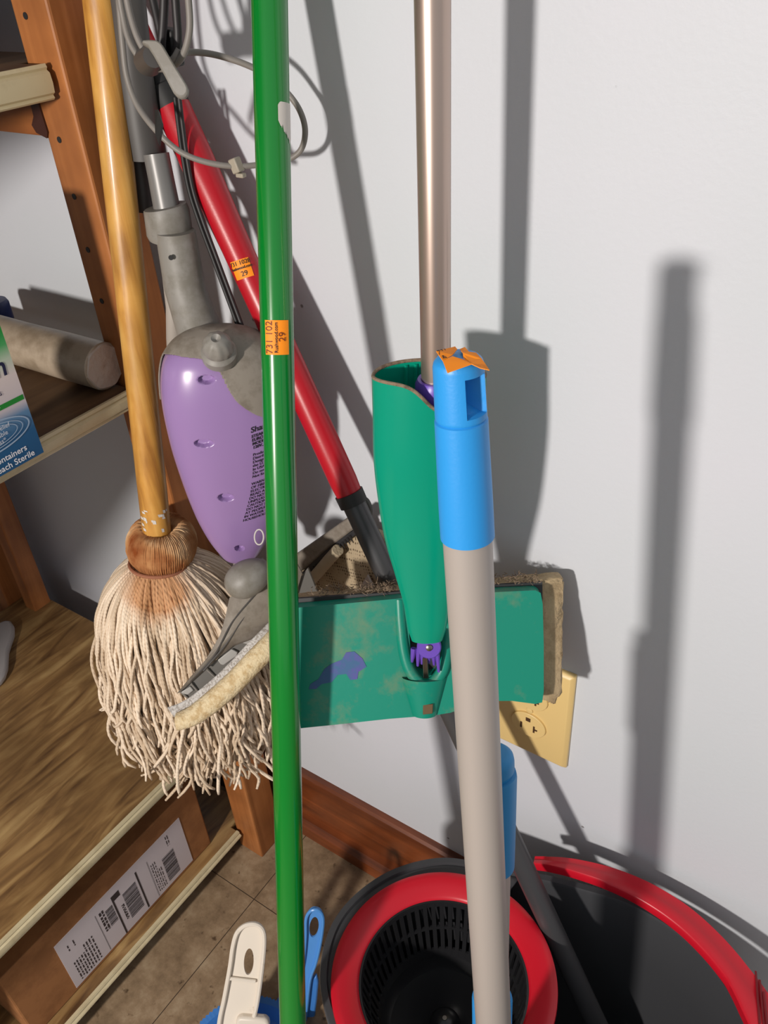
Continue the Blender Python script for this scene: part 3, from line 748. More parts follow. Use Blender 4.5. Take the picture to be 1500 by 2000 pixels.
# ------------------------------------------------------------ grey telescopic pole with blue cap (nearest)
T = at(894, 692, .336); Bq = at(961, 1950, .555)
K1 = T+(Bq-T)*((T.z-.013)/(T.z-Bq.z))
t = thing('telescopic_pole', 'tall grey metal pole with sky blue cap and crumpled orange sticker, nearest to the camera', 'pole', (K1.x, K1.y, 0))
q = P_at(T, Bq, 1030)
rod(q, K1, .0112, 48, r2=.0126, steps=4).build('tube', M_greypole, t)
Tb = P_at(T, Bq, 1046); Lc = (Tb-T).length
prof = []; ng = 150
a, n, s_ = axis_frame(T, Tb)
t_groove = (P_at(T, Bq, 818)-T).length; t_s0 = (P_at(T, Bq, 728)-T).length; t_s1 = (P_at(T, Bq, 792)-T).length
for i in range(ng+1):
    x = Lc*i/ng
    r_ = interp([(0, .0062), (.0010, .0084), (.0026, .0099), (.0045, .0104), (t_groove-.0006, .0109), (t_groove, .0102), (t_groove+.0006, .0112), (Lc*.8, .0120), (Lc, .0122)], x)
    prof.append((x, r_))
prof = [(0, 0)]+prof+[(Lc, .0105)]
def rfc(th, x, r_):
    th = (th+PI) % (2*PI)-PI
    if r_ < .004: return r_
    if t_s0 <= x <= t_s1+.002 and .22 < th < 1.35:
        d = lerp(.0022, .0086, max(0, (x-t_s1+.002)/.004)) if x > t_s1-.002 else .0022
        return min(r_, d)
    return r_
lathe(MB(), T, Tb, prof, 144, rf=rfc).build('end_cap', M_blue, t, angle=45)
ec = t.children[-1]
def stk(polys):
    mb = MB()
    for pl in polys: mb.prism([at(x, y, d) for x, y, d in pl], a*-.0003)
    return mb
mb = stk([[(852, 687, 0.3310), (889, 678, 0.3380), (893, 683, 0.3360), (884, 694, 0.3320), (865, 706, 0.3290)],
          [(865, 706, 0.3290), (884, 697, 0.3310), (905, 703, 0.3310), (921, 712, 0.3270), (874, 729, 0.3240)],
          [(905, 703, 0.3310), (904, 690, 0.3330), (898, 683, 0.3380), (908, 679, 0.3390), (916, 688, 0.3340), (930, 690, 0.3340), (941, 702, 0.3300), (921, 712, 0.3270)],
          [(921, 712, 0.3270), (941, 702, 0.3300), (948, 712, 0.3270), (956, 724, 0.3230), (938, 720, 0.3230)]])
ps = mb.build('price_sticker', M_orange, ec, smooth=False)
mb = MB()
bd = (at(889, 678, 0.3375)-at(852, 687, 0.3305)).normalized(); vd = (at(852, 687, 0.3310)-at(874, 729, 0.3240)).normalized()
o_ = at(857, 696, 0.3297)+a*-.0006
text(mb, '731', .0038, lambda u, v: o_+bd*u+vd*v, 'LEFT'); 
o2_ = at(866, 703, 0.3292)+a*-.0006
text(mb, 'Rus', .0024, lambda u, v: o2_+bd*u+vd*v, 'LEFT', .0001)
mb.build('sticker_writing', M_stickb, ps, smooth=False)

# ------------------------------------------------------------ second, short handle behind it
T2 = at(965, 1468, .472); B2 = at(961, 2000, .590)
K2 = T2+(B2-T2)*((T2.z-.013)/(T2.z-B2.z))
t = thing('short_handle', 'short grey handle with blue end cap, half hidden behind the tall grey pole', 'handle', (K2.x, K2.y, .013))
Tm = P_at(T2, B2, 1690)
q = P_at(T2, B2, 1680); rod(q, K2, .0106, 36).build('tube', M_greypole, t)
Lc = (Tm-T2).length
lathe(MB(), T2, Tm, [(0, 0), (0, .0072), (.001, .0090), (.003, .0108), (.006, .0114), (.012, .0116), (.0122, .0105), (.015, .0105), (.0155, .0126), (.018, .0131), (Lc*.6, .0131), (Lc-.001, .0129), (Lc, .0120), (Lc, .0104)], 40).build('end_cap', mat('blue_plastic_cap', hx(34, 128, 186), .45), t)
q0 = P_at(T2, B2, 1945); 
lathe(MB(), q0, K2, [(0, .0105), (0, .0130), (.003, .0138), ((K2-q0).length*.4, .0138), ((K2-q0).length*.45, .0110), ((K2-q0).length, .0110), ((K2-q0).length, 0)], 40).build('sleeve', M_blue, t)

# ------------------------------------------------------------ cotton string mop
MT = on(195, 0, 0, MOPX); Mb_ = on(307, 1045, 0, MOPX)
Mt = MT+(MT-Mb_)*.45
t = thing('string_mop', 'wooden-handled cotton string mop with an orange-stained yarn collar, hanging before the shelf rack', 'mop', (MOPX, Mb_.y, .27))
mb = MB(); K = 30
mb.tube([lerp(Mt, Mb_, i/K) for i in range(K+1)], [lerp(.0104, .0121, i/K) for i in range(K+1)], 48)
hd_ = mb.build('handle', M_mopwood, t)
mb = MB(); a, n, s_ = axis_frame(Mt, Mb_)
rp = random.Random(1)
for i in range(16):
    th = rp.uniform(-1.1, .9); tt = (Mb_-Mt).length-rp.uniform(.010, .030)
    c = Mt+a*tt; w = rp.uniform(.0006, .0022); h = rp.uniform(.0006, .0025)
    k = [(-w, -h), (w*.8, -h*.6), (w, h), (-w*.6, h*.9)]
    mb.add([c+a*y+(n*math.cos(th+x/.0121)+s_*math.sin(th+x/.0121))*.0123 for x, y in k], [(0, 1, 2, 3)])
mb.build('paint_flecks', M_white, hd_, smooth=False)
DC = on(316, 1062, 0, MOPX)
au = (Mt-Mb_).normalized(); a, n, s_ = axis_frame(Mb_, Mt)
mb = MB(); rd = random.Random(4); jit = [rd.uniform(-1, 1) for _ in range(420)]
def dn(u, v):
    th = 2*PI*u; ph = 2*PI*v
    i = int(round(u*420)) % 420
    g = 1+.030*math.sin(105*th+2*math.sin(3*ph))+.022*jit[i]
    R_ = .0185+.0125*math.cos(ph)*g+.0012*math.sin(2*th+1)
    return DC+(n*math.cos(th)+s_*math.sin(th))*R_+au*(.0175*math.sin(ph)*g-.002*math.cos(th))
mb.quadgrid(dn, 420, 36, closeu=True, closev=True)
mb.build('yarn_collar', M_donut, t, angle=80)
mb = MB(); mb.tube([TIE+au*.001+(n*math.cos(2*PI*i/60)+s_*math.sin(2*PI*i/60))*.0262 for i in range(61)], .0016, 8, caps=False); mb.build('tie_cord', mat('tie_twine', hx(150, 96, 70), .8), t)
ry = random.Random(11)
mb = MB()
right = V((_r.x, _r.y, 0)).normalized(); toc = V((-_f.x, -_f.y, 0)).normalized()
def strand(th, f, L_, rad=.00155, wav=1.0, bias=0):
    P = []; K = 34
    dirn = right*math.cos(th)+toc*math.sin(th)
    ph1, ph2, ph3 = ry.uniform(0, 6.3), ry.uniform(0, 6.3), ry.uniform(0, 6.3); fq = ry.uniform(14, 34); fq2 = ry.uniform(40, 90)
    tang = right*-math.sin(th)+toc*math.cos(th)
    cx = abs(math.cos(th)); Rm = lerp(.052, .080, cx)
    drift = ry.gauss(0, .014)
    curl = ry.uniform(-1, 1)*ry.choice((0, .4, 1, 1.6))
    for k in range(K+1):
        sdist = L_*k/K
        R_ = .0235*lerp(.75, 1, f)+(Rm*f-.0235*f)*(1-math.exp(-sdist/.045))
        flare = 1+(.18 if math.cos(th) > 0 else .06)*(sdist/.22)
        drop = sdist-.010*(1-math.exp(-sdist/.02))*f
        am = (.0007+.0048*(sdist/.2)**1.3)*wav
        w1 = math.sin(fq*sdist*2+ph1)*am; w2 = math.sin(fq*sdist*1.7+ph2)*am*.8+math.sin(fq2*sdist*2+ph3)*am*.3
        q = TIE+dirn*(R_*flare+w2)+tang*(w1+drift*(sdist/.2)**1.5)+V((0, 0, -drop+.0012))
        e = max(0, sdist-L_*.84)/(L_*.16)
        q += (tang*curl+dirn*.5*curl)*.011*e*e+V((0, 0, abs(curl)*.006*e*e))
        if q.x < -.362 and q.y > -.9 and q.z < .2545: q.z = .2545+ry.uniform(0, .001)
        P.append(q)
    mb.tube(P, [rad*(1 if k < K else .7) for k in range(K+1)], 6)
for i in range(620):
    th = ry.uniform(0, 2*PI)
    if ry.random() < .35: th = ry.uniform(.1*PI, .9*PI)
    f = ry.choice((1, 1, .97, .92, .85, .75, .6)); 
    L_ = ry.uniform(.190, .240)*(.95+.07*math.sin(th)-.10*max(0, -math.cos(th)))
    if ry.random() < .12: L_ *= ry.uniform(.6, .9)
    strand(th, f, L_, ry.uniform(.00135, .00175), ry.choice((.6, 1, 1, 1.5, 2.4)))
yy = mb.build('yarn_strands', M_yarn, t, angle=90); yy['kind'] = 'stuff'

# ------------------------------------------------------------ steam mop
t = thing('steam_mop', 'lilac and grey steam mop with coiled grey cord, its head wearing a woven cloth pad', 'mop', tuple(on(440, 1150, 1, -.10)))
BT = on(424, 640, 1, -.080); BB = on(474, 1096, 1, -.100)
btab = [(640, 30), (650, 62), (668, 90), (700, 113), (760, 124), (850, 119), (920, 105), (990, 84), (1040, 62), (1075, 40), (1090, 26), (1096, 8)]
a = (BB-BT).normalized(); n = CP-(BT+BB)/2; n = (n-a*n.dot(a)).normalized(); s_ = n.cross(a)
BL = (BB-BT).length
def bcen(v):
    C = lerp(BT, BB, v); py = pr(C)[1]
    return C+s_*(sinterp([(640, 0), (760, 4), (900, 6), (1096, -3)], py)*dep(C)/F), sinterp(btab, py)*dep(C)/F
EX = 2.5
def bpt(u, v, lift=0):
    C, w = bcen(v); th = 2*PI*u; c_, q_ = math.cos(th), math.sin(th)
    w += lift; d = w*.66 if q_ > 0 else w*.5
    return C+s_*w*math.copysign(abs(c_)**(2/EX), c_)+n*d*math.copysign(abs(q_)**(2/EX), q_)
holes = [(403, 742, 15, 8), (398, 866, 17, 7), (441, 972, 14, 7), (468, 1071, 9, 5)]
NU, NVV = 300, 320
mb = MB(); mc = MB()
def inside(x, y, poly):
    r_ = False; j = len(poly)-1
    for i in range(len(poly)):
        if (poly[i][1] > y) != (poly[j][1] > y) and x < (poly[j][0]-poly[i][0])*(y-poly[i][1])/(poly[j][1]-poly[i][1])+poly[i][0]: r_ = not r_
        j = i
    return r_
cov = spline([(318, 690, 0), (335, 692, 0), (360, 697, 0), (392, 701, 0), (418, 712, 0), (432, 732, 0), (446, 760, 0), (462, 784, 0), (482, 800, 0), (505, 812, 0), (535, 818, 0), (600, 818, 0)], 8)
cov = [(p.x, p.y) for p in cov]+[(640, 600), (280, 600), (300, 680)]
def bfn(u, v):
    p = bpt(u, v); x, y = pr(p)
    if .02 < u < .48:
        for hx_, hy_, rx, ry_ in holes:
            q = ((x-hx_)/rx)**2+((y-hy_)/ry_)**2
            if q < 1.25: p = p-n*.0045*min(1, (1.25-q)*1.6)
    return p
mb.quadgrid(bfn, NU, NVV, closeu=True)
mb.f.append(tuple(range(NU))); body = mb.build('body_shell', M_lilac, t, angle=50)
mc.quadgrid(lambda u, v: bpt(u, v*.612, .0016)-a*.0012, 640, 420, closeu=True)
keep = []
for f_ in mc.f:
    c = (mc.v[f_[0]]+mc.v[f_[2]])/2; x, y = pr(c)
    front = (c-bcen(min(1, max(0, (c-BT).dot(a)/BL)))[0]).dot(n) > -.004
    if (front and inside(x, y, cov)) or (not front and y < 780): keep.append(f_)
mc.f = keep+[tuple(range(640))]; cv_ = mc.build('tank_cover', M_dustgrey, t, angle=50)
mod = cv_.modifiers.new('thick', 'SOLIDIFY'); mod.thickness = .0012; mod.offset = -1
# valve knob
kc = bpt(.25, .065, .0)+n*.001; kc = at(428, 690, dep(kc)-.002); kt = kc+(n*.55+V((0, 0, 1))*.8)
lathe(MB(), kc, kt, [(-.004, 0), (-.004, .0125), (.002, .0125), (.0035, .0112), (.0045, .0096), (.006, .0106), (.010, .0104), (.014, .0090), (.0175, .0064), (.0190, .0034), (.0180, .0022), (.0165, 0)], 72, rf=lambda th, x, r_: r_*(1+.04*math.cos(9*th)) if .006 < x < .016 else r_).build('valve_knob', M_steamgrey, t)
# rating text printed on the lilac shell
def lat(x_m, tt):
    v = tt/BL; C, w = bcen(min(1, max(0, v))); k = max(0, 1-abs(x_m/w)**EX)
    return C+s_*x_m+n*(w*.66*k**(1/EX)+.0004)
def px_to_lat(px, py):
    tt = (P_at(BT, BB, py)-BT).dot(a); xm = 0.0
    for _ in range(25):
        x_, y_ = pr(lat(xm, tt)); xm += (px-x_)*.5*.00042; tt += (py-y_)*.5*.00045
    return xm, tt
mb = MB()
lines = ['Shark', 'STEAM MOP', 'EURO STEAM', 'MODEL S310', '120V., 60Hz.', '', 'Product of a', 'Distributed by', 'Designed in', 'the U.S.A. and', 'In USA', 'Do not use', 'Not for pets', '', 'WARNING: TO REDUCE', 'OF FIRE RISK', 'ELECTRIC SHOCK', 'READ ALL INSTR', 'DO NOT IMMERSE', 'UNPLUG BEFORE FILL', 'CAUTION: SURFACES', 'DO NOT DIRECT STEAM', 'AT PEOPLE OR ANIMALS', 'IN WATER OR LIQUIDS', 'HOUSEHOLD USE ONLY']
ys = 846
for k, ln in enumerate(lines):
    yy_ = 846+k*7.1+(3 if k else 0)
    xx_ = interp([(840, 489), (880, 494), (930, 493), (970, 488), (1000, 480), (1020, 474)], yy_)
    x0, t0_ = px_to_lat(xx_, yy_)
    sz = .0064 if k == 0 else .0034
    if ln: text(mb, ln, sz, lambda u, v, x0=x0, t0_=t0_: lat(x0+u*.97+v*.1, t0_-v-u*.2), 'LEFT', .00012 if k < 5 else .00004)
mb.build('rating_text', M_ink, body, smooth=False)
# neck, collar, tubes above the body
def seg_path(pts, name, m, par=t, seg=32, flat=None, up=None):
    P = [on(x, y, 1, yy2) for x, y, yy2, w in pts]; Rr = [w*dep(p)/F/2 for p, (x, y, yy2, w) in zip(P, pts)]
    mb = MB(); mb.tube(P, Rr, seg, flat=flat, up=up); return mb.build(name, m, par)
seg_path([(343, 452, -.070, 76), (351, 500, -.071, 78), (361, 560, -.073, 80), (380, 620, -.075, 84), (408, 690, -.070, 100)], 'neck', M_steamgrey)
nk = t.children[-1]
c = on(354, 503, 1, -.070); c = at(334, 503, dep(c)-.0172); 
MB().tube([c, c+n*.0004], [.0018, .0018], 16).build('screw_hole', M_black, nk)
seg_path([(318, 470, -.070, 24), (330, 540, -.076, 26), (338, 600, -.080, 28), (342, 660, -.080, 34), (345, 700, -.078, 36)], 'side_rib', mat('pale_rib', hx(160, 152, 144), .5), nk)
seg_path([(323, 403, -.066, 84), (325, 410, -.066, 88), (332, 456, -.067, 90), (333, 464, -.067, 84)], 'collar', M_steamgrey)
seg_path([(305, 300, -.060, 50), (315, 350, -.062, 50), (327, 412, -.065, 52)], 'upper_tube', mat('grey_tube', hx(122, 120, 118), .38, metal=.15))
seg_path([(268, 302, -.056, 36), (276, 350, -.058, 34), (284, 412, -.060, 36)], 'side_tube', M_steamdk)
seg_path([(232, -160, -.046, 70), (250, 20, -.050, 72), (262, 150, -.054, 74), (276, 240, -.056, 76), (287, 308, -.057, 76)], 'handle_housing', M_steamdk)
hh = t.children[-1]
mb = MB(); q = [at(302, 214, .505), at(309, 214, .505), at(316, 238, .511), at(310, 282, .523), at(303, 262, .52)]; mb.prism(q, _f*.004); mb.build('latch_slot', M_black, hh, smooth=False)
# cord hook paddle
def hookp(px, py, d=0): return at(px, py, .478+(py-75)*.00012+d)
pol = []
for cx_, cy_, r_, a0, a1 in ((291, 92, 15, 100, 250), (306, 88, 12, 270, 330), (352, 172, 15, 330, 400), (350, 175, 14, 40, 130)):
    for k in range(7):
        th = math.radians(a0+(a1-a0)*k/6); pol.append((cx_+r_*math.cos(th), cy_+r_*math.sin(th)))
pol = [(275, 82), (279, 77), (290, 76), (305, 77), (313, 82), (318, 88), (342, 128), (364, 164), (367, 172), (366, 182), (360, 189), (352, 190), (344, 186), (337, 178), (320, 145), (298, 105), (288, 90)]
MB().prism([hookp(x, y) for x, y in pol], _f*.004).build('cord_hook', M_steamgrey, t, bevel=.0012)
MB().tube([hookp(300, 110, .003), at(290, 118, .515)], [.006, .009], 16).build('hook_stem', M_steamdk, t)
# cord
def cordp(pts, name, m, r_=.0019, par=t):
    P = spline([on(x, y, 1, yy2) for x, y, yy2 in pts], 10); mb = MB(); mb.tube(P, [r_]*len(P), 12); return mb.build(name, m, par)
cordp([(226, -60, -.085), (238, 20, -.086), (252, 78, -.088), (275, 115, -.088), (303, 133, -.087), (335, 130, -.087), (357, 108, -.086), (370, 60, -.084), (368, 0, -.082), (360, -60, -.08)], 'cord', M_cord, .0020)
cordp([(240, -60, -.088), (250, 10, -.090), (268, 72, -.092), (290, 108, -.092), (318, 126, -.090), (338, 116, -.088), (350, 96, -.085)], 'cord', M_cord, .0020)
cordp([(284, -60, -.08), (301, 10, -.082), (316, 80, -.085), (322, 120, -.085)], 'cord', M_cordk, .0024)
cordp([(322, -60, -.082), (320, 20, -.084), (316, 80, -.087), (312, 120, -.088)], 'cord', M_cordk, .0027)
cordp([(338, -60, -.08), (344, 20, -.082), (347, 80, -.084), (338, 125, -.086)], 'cord', M_cordk, .0025)
cordp([(347, 106, -.076), (372, 102, -.066), (415, 106, -.055), (470, 122, -.045), (520, 146, -.036), (558, 178, -.030), (585, 215, -.028), (596, 255, -.028), (588, 292, -.030), (562, 312, -.035), (520, 320, -.045), (460, 325, -.060), (400, 316, -.072), (350, 295, -.080), (305, 255, -.084), (268, 205, -.082), (248, 150, -.080), (240, 90, -.078), (232, 0, -.076)], 'cord', M_cord, .0019)
# cord clip
c = on(462, 325, 1, -.060)
MB().box((-.0030, -.003, -.0040), (.0034, .003, .0052), Matrix.Translation(c) @ Matrix.Rotation(-.35, 4, 'Y')).build('cord_clip', M_pad if False else mat('pale_clip', hx(162, 152, 136), .5), t, bevel=.0008)
cp_ = t.children[-1]
c2 = on(470, 342, 1, -.060)
MB().box((-.0028, -.002, -.0014), (.0034, .002, .0014), Matrix.Translation(c2)).build('clip_foot', MATS['pale_clip'], cp_, bevel=.0006)
# plug block
MB().box((-.006, -.005, -.010), (.005, .004, .010), Matrix.Translation(on(338, 92, 1, -.078)) @ Matrix.Rotation(.1, 4, 'Y')).build('cord_plug', M_black, t, bevel=.0015)
# twin dark cord running down the red grip
for dx, mm in ((-4, M_black), (4, M_cordk)):
    pts = []
    for x, y in [(346, 190), (352, 240), (360, 300), (373, 370), (392, 430), (418, 500), (444, 570), (470, 640), (492, 700)]:
        q = P_at(R0, R1, y); pts.append((x+dx, y, q.y-.0145))
    cordp(pts, 'power_lead', mm, .0016)

# floor head of the steam mop
HA = at(345, 1354, .700); HB = on(722, 985, 1, -.040); HC = at(478, 1118, .672)
hN = (HB-HA).cross(HC-HA).normalized()
if hN.dot(CP-HA) < 0: hN = -hN
def sp_(px, py, off=0):
    d = ray(px, py); k = (HA-CP).dot(hN)/d.dot(hN); return CP+d*k-_f*0+hN*0+(_f*off)
arm = [(345, 1355), (372, 1322), (402, 1288), (430, 1240), (440, 1205), (448, 1168), (470, 1150), (505, 1120), (540, 1095), (575, 1092), (590, 1120), (575, 1170), (545, 1205), (505, 1243), (484, 1252), (456, 1262), (420, 1290), (385, 1322), (352, 1352)]
def domed(poly, h, name, m, par):
    cx_ = sum(p[0] for p in poly)/len(poly); cy_ = sum(p[1] for p in poly)/len(poly)
    mb = MB(); K = 8; n_ = len(poly); vs = []
    for k in range(K+1):
        f = 1-k/K*.999
        for x, y in poly: vs.append(sp_(cx_+(x-cx_)*f, cy_+(y-cy_)*f, -h*(1-f**2.2)))
    vs2 = [sp_(x, y, .006) for x, y in poly]
    fs = [(k*n_+i, k*n_+(i+1) % n_, (k+1)*n_+(i+1) % n_, (k+1)*n_+i) for k in range(K) for i in range(n_)]
    b0 = len(vs); fs += [(i, (i+1) % n_, b0+(i+1) % n_, b0+i) for i in range(n_)]+[tuple(b0+i for i in range(n_))]
    mb.add(vs+vs2, fs); return mb.build(name, m, par, angle=40)
base = MB().prism([sp_(x, y, .004) for x, y in [(350, 1352), (362, 1366), (392, 1360), (420, 1350), (455, 1320), (500, 1280), (540, 1250), (620, 1160), (600, 1110), (505, 1240), (456, 1260), (400, 1308)]], _f*.010).build('head_base', mat('recess_grey', hx(110, 108, 104), .5), t, smooth=False)
domed(arm, .006, 'head_cover', M_dustgrey, t)
hcov = t.children[-1]
mb = MB()
for p, q in (((372, 1336), (388, 1356)), ((403, 1308), (423, 1328)), ((352, 1352), (364, 1364))):
    mb.tube([sp_(*p, .002), sp_(*q, .0035)], .0011, 6)
mb.build('base_rib', M_steamgrey, base)
mb = MB(); mb.prism([sp_(*q, .001) for q in [(424, 1290), (452, 1268), (464, 1274), (462, 1282), (436, 1300), (430, 1298)]], _f*.006); M_lgb = mat('light_grey_block', hx(170, 168, 164), .45); mb.build('base_block', M_lgb, base, bevel=.0008)
MB().prism([sp_(*q, .001) for q in [(350, 1354), (371, 1341), (378, 1349), (366, 1358), (362, 1357)]], _f*.006).build('base_block', M_lgb, base, bevel=.0008)
MB().prism([sp_(*q, .001) for q in [(472, 1256), (500, 1226), (509, 1240), (509, 1250), (500, 1262), (490, 1261)]], _f*.006).build('base_block', M_lgb, base, bevel=.0008)
mb = MB()
for pth in ([(372, 1330), (420, 1280), (455, 1215), (500, 1160)], [(400, 1308), (445, 1255), (478, 1205), (520, 1160)]):
    P = spline([sp_(x, y, -.0052 if 380 < x < 520 else -.001) for x, y in pth], 6); mb.tube(P, .0008, 6)
mb.build('cover_crease', M_steamdk, hcov)
# knuckle
c = at(484, 1130, .668)
a_, n_v, s_v = axis_frame(c, c+V((0, 0, 1)))
Mk = Matrix(((_r2.x, _u2.x, -_f.x, c.x), (_r2.y, _u2.y, -_f.y, c.y), (_r2.z, _u2.z, -_f.z, c.z), (0, 0, 0, 1)))
mb = MB()
def kn(u, v):
    th = 2*PI*u; ph = PI*v
    x = math.sin(ph)*math.cos(th); y = math.cos(ph); z = math.sin(ph)*math.sin(th)
    q = V((x*.0185*(1+.10*y), y*.0158+.22*x*.019, z*.015))
    return Mk @ q
mb.quadgrid(kn, 40, 24, closeu=True); mb.build('knuckle', M_steamgrey, t)
mb = MB(); mb.tube([BB+a*-.008, BB+a*.010+_f*-.002], [.0085, .0078], 24); mb.tube([at(506, 1098, .69), at(524, 1110, .69), at(524, 1150, .70)], .0045, 12); mb.build('swivel_neck', M_steamgrey, t)
mb = MB(); cc = at(506, 1049, .665); mb.tube([cc+_r2*.0036*math.cos(2*PI*i/24)+_u2*.006*math.sin(2*PI*i/24) for i in range(25)], .0006, 6, caps=False); mb.build('lower_ring', M_white, t)
# right-hand half: bar, comb strip, end hook
MB().prism([on(x, y, 1, -.040) for x, y in [(560, 1128), (560, 1096), (640, 1040), (682, 1010), (692, 1012), (694, 1032), (640, 1072), (590, 1116)]], (0, .010, 0)).build('head_bar', M_dustgrey, t, bevel=.002)
hb = t.children[-1]
MB().prism([on(x, y, 1, -.038) for x, y in [(588, 1120), (630, 1074), (660, 1056), (690, 1036), (694, 1044), (650, 1082), (606, 1126)]], (0, .006, 0)).build('comb_strip', M_charcoal, hb, smooth=False)
mb = MB()
for i in range(15):
    x = lerp(612, 682, i/14); y = lerp(1112, 1052, i/14)
    mb.tube([on(x, y-6, 1, -.040), on(x+6, y+5, 1, -.040)], .0006, 5)
mb.build('comb_teeth', M_black, hb)
mb = MB(); P = spline([on(x, y, 1, -.035) for x, y in [(700, 985), (704, 976), (714, 977), (721, 990), (721, 1006), (714, 1013), (706, 1008)]], 6); mb.tube(P, .0026, 12); mb.build('end_hook', mat('hook_grey', hx(84, 84, 80), .5), t)
# cloth pad
pc = [(343, 1410, .728), (352, 1408, .728), (380, 1396, .727), (420, 1366, .724), (460, 1330, .720), (500, 1288, .715), (530, 1258, .712), (560, 1225, .712), (575, 1205, .713)]
P = spline([at(q[0], q[1], q[2]-.033*max(0, min(1, (640-q[0])/120))) for q in pc], 8); P = [P[0], lerp(P[0], P[2], .2), lerp(P[0], P[2], .5)]+P[2:]; mb = MB(); K = len(P)-1
mb.tube(P, [(.0008, .0034, .0052, .0062)[i] if i < 4 else (.0066+.0024*min(1, i/24)) for i in range(K+1)], 20)
pad = mb.build('pad_edge', M_pad, t)
mb = MB()
def wv(u, v):
    q = P[min(K, int(round(u*K)))]
    up_ = (_u2*.55+_r2*-.45).normalized(); return q+up_*(.004+.010*v)+_f*(.004+.002*v)-hN*0
mb.quadgrid(wv, K, 6); ob = mb.build('pad_weave', M_weave, pad); md = ob.modifiers.new('thick', 'SOLIDIFY'); md.thickness = .001
# mesh underside of the cloth seen to the right
mb = MB()
top = [(545, 1135), (615, 1078), (660, 1052), (700, 1036), (735, 1038), (752, 1046), (762, 1080)]
bot = [(545, 1225), (620, 1210), (660, 1205), (700, 1200), (740, 1198), (780, 1196), (800, 1190)]
def cl(u, v):
    i = min(5, int(u*6)); k = u*6-i
    x = lerp(lerp(top[i][0], top[i+1][0], k), lerp(bot[i][0], bot[i+1][0], k), v); y = lerp(lerp(top[i][1], top[i+1][1], k), lerp(bot[i][1], bot[i+1][1], k), v)
    return on(x, y, 1, -.028-.010*math.sin(PI*u)*math.sin(PI*v)-.002*math.sin(9*u+4*v))
mb.quadgrid(cl, 40, 30); ob = mb.build('mesh_cloth', M_mesh, t); md = ob.modifiers.new('thick', 'SOLIDIFY'); md.thickness = .0015
mb = MB(); P = [on(x, y, 1, -.044) for x, y in [(586, 1150), (612, 1128), (640, 1096), (660, 1074)]]; mb.tube(spline(P, 6), [.0052]*19, 14); mb.build('cloth_roll', mat('rolled_cloth', hx(176, 162, 136), .9, bump=.8, bump_scale=500), t)
mb = MB(); P = [on(x, y, 1, -.030) for x, y in [(728, 1040), (745, 1046), (752, 1070), (756, 1105), (760, 1140)]]; mb.tube(spline(P, 6), .004, 12); mb.build('cloth_hem', MATS['rolled_cloth'], t)
MB().prism([on(x, y, 1, -.046) for x, y in [(717, 1124), (737, 1166), (704, 1167), (707, 1140)]], (0, .002, 0)).build('corner_tab', mat('pale_tab', hx(178, 168, 164), .6), t, smooth=False)

# ------------------------------------------------------------ spin bucket
cb = V((-.0215, -.185, 0)); ZR = .248
t = thing('spin_bucket', 'charcoal spin bucket with a red-ringed black wringer basket and red carry handle', 'bucket', (.06, -.17, 0))
oc_ = [(-.132, -.19), (-.120, -.135), (-.085, -.092), (-.040, -.071), (.0, -.056), (.045, -.042), (.09, -.033), (.135, -.037), (.172, -.054), (.203, -.082), (.222, -.12), (.230, -.175), (.222, -.235), (.19, -.285), (.14, -.318), (.085, -.326), (.03, -.316), (-.02, -.298), (-.07, -.273), (-.112, -.240)]
ring = []
m_ = len(oc_)
for i in range(m_):
    p0, p1, p2, p3 = (V((*oc_[(i+j-1) % m_], 0)) for j in range(4))
    for k in range(8):
        q = k/8; ring.append(.5*((2*p1)+(p2-p0)*q+(2*p0-5*p1+4*p2-p3)*q*q+(3*p1-p0-3*p2+p3)*q**3))
cen = V((.06, -.17, 0))
def bl(sc, z, inset=0):
    out = []
    for p in ring:
        d = (p-cen); L_ = d.length; out.append(cen+d*(sc*(L_-inset)/L_)+V((0, 0, z)))
    return out
layers = [bl(.80, .001), bl(.83, .004), bl(.88, .08), bl(.94, .18), bl(.965, ZR-.022), bl(.967, ZR-.020), bl(1, ZR-.018), bl(1, ZR-.002), bl(1, ZR, .001), bl(1, ZR, .0065), bl(1, ZR-.003, .008), bl(.96, .18, .008), bl(.90, .08, .008), bl(.84, .012, .006), bl(.80, .006, .006)]
vs = [p for l in layers for p in l]; n_ = len(ring)
fs = [(k*n_+i, k*n_+(i+1) % n_, (k+1)*n_+(i+1) % n_, (k+1)*n_+i) for k in range(len(layers)-1) for i in range(n_)]+[tuple(range(n_)), tuple((len(layers)-1)*n_+i for i in range(n_))]
MB().add(vs, fs).build('bucket_body', M_bucket, t, angle=35)
bb_ = t.children[-1]
# deck between the basket ring and the outer rim
def outr(th):
    d = V((math.cos(th), math.sin(th), 0)); best = .1
    for i in range(n_):
        p, q = ring[i]-cb, ring[(i+1) % n_]-cb
        c1 = d.x*p.y-d.y*p.x; c2 = d.x*q.y-d.y*q.x
        if c1*c2 <= 0 and c1 != c2:
            k = c1/(c1-c2); x = p+(q-p)*k
            if x.dot(d) > 0: best = x.dot(d)
    return best
mb = MB()
def dk(u, v):
    th = math.radians(84)+math.radians(222)*u; r0 = .090; r1 = outr(th)-.004
    zz = [0, 0, -.006]; 
    return cb+V((math.cos(th), math.sin(th), 0))*lerp(r0, r1, min(v*1.0, 1))+V((0, 0, ZR-.0025))
mb.quadgrid(dk, 80, 3); ob = mb.build('deck', M_bucket, t); md = ob.modifiers.new('thick', 'SOLIDIFY'); md.thickness = .003
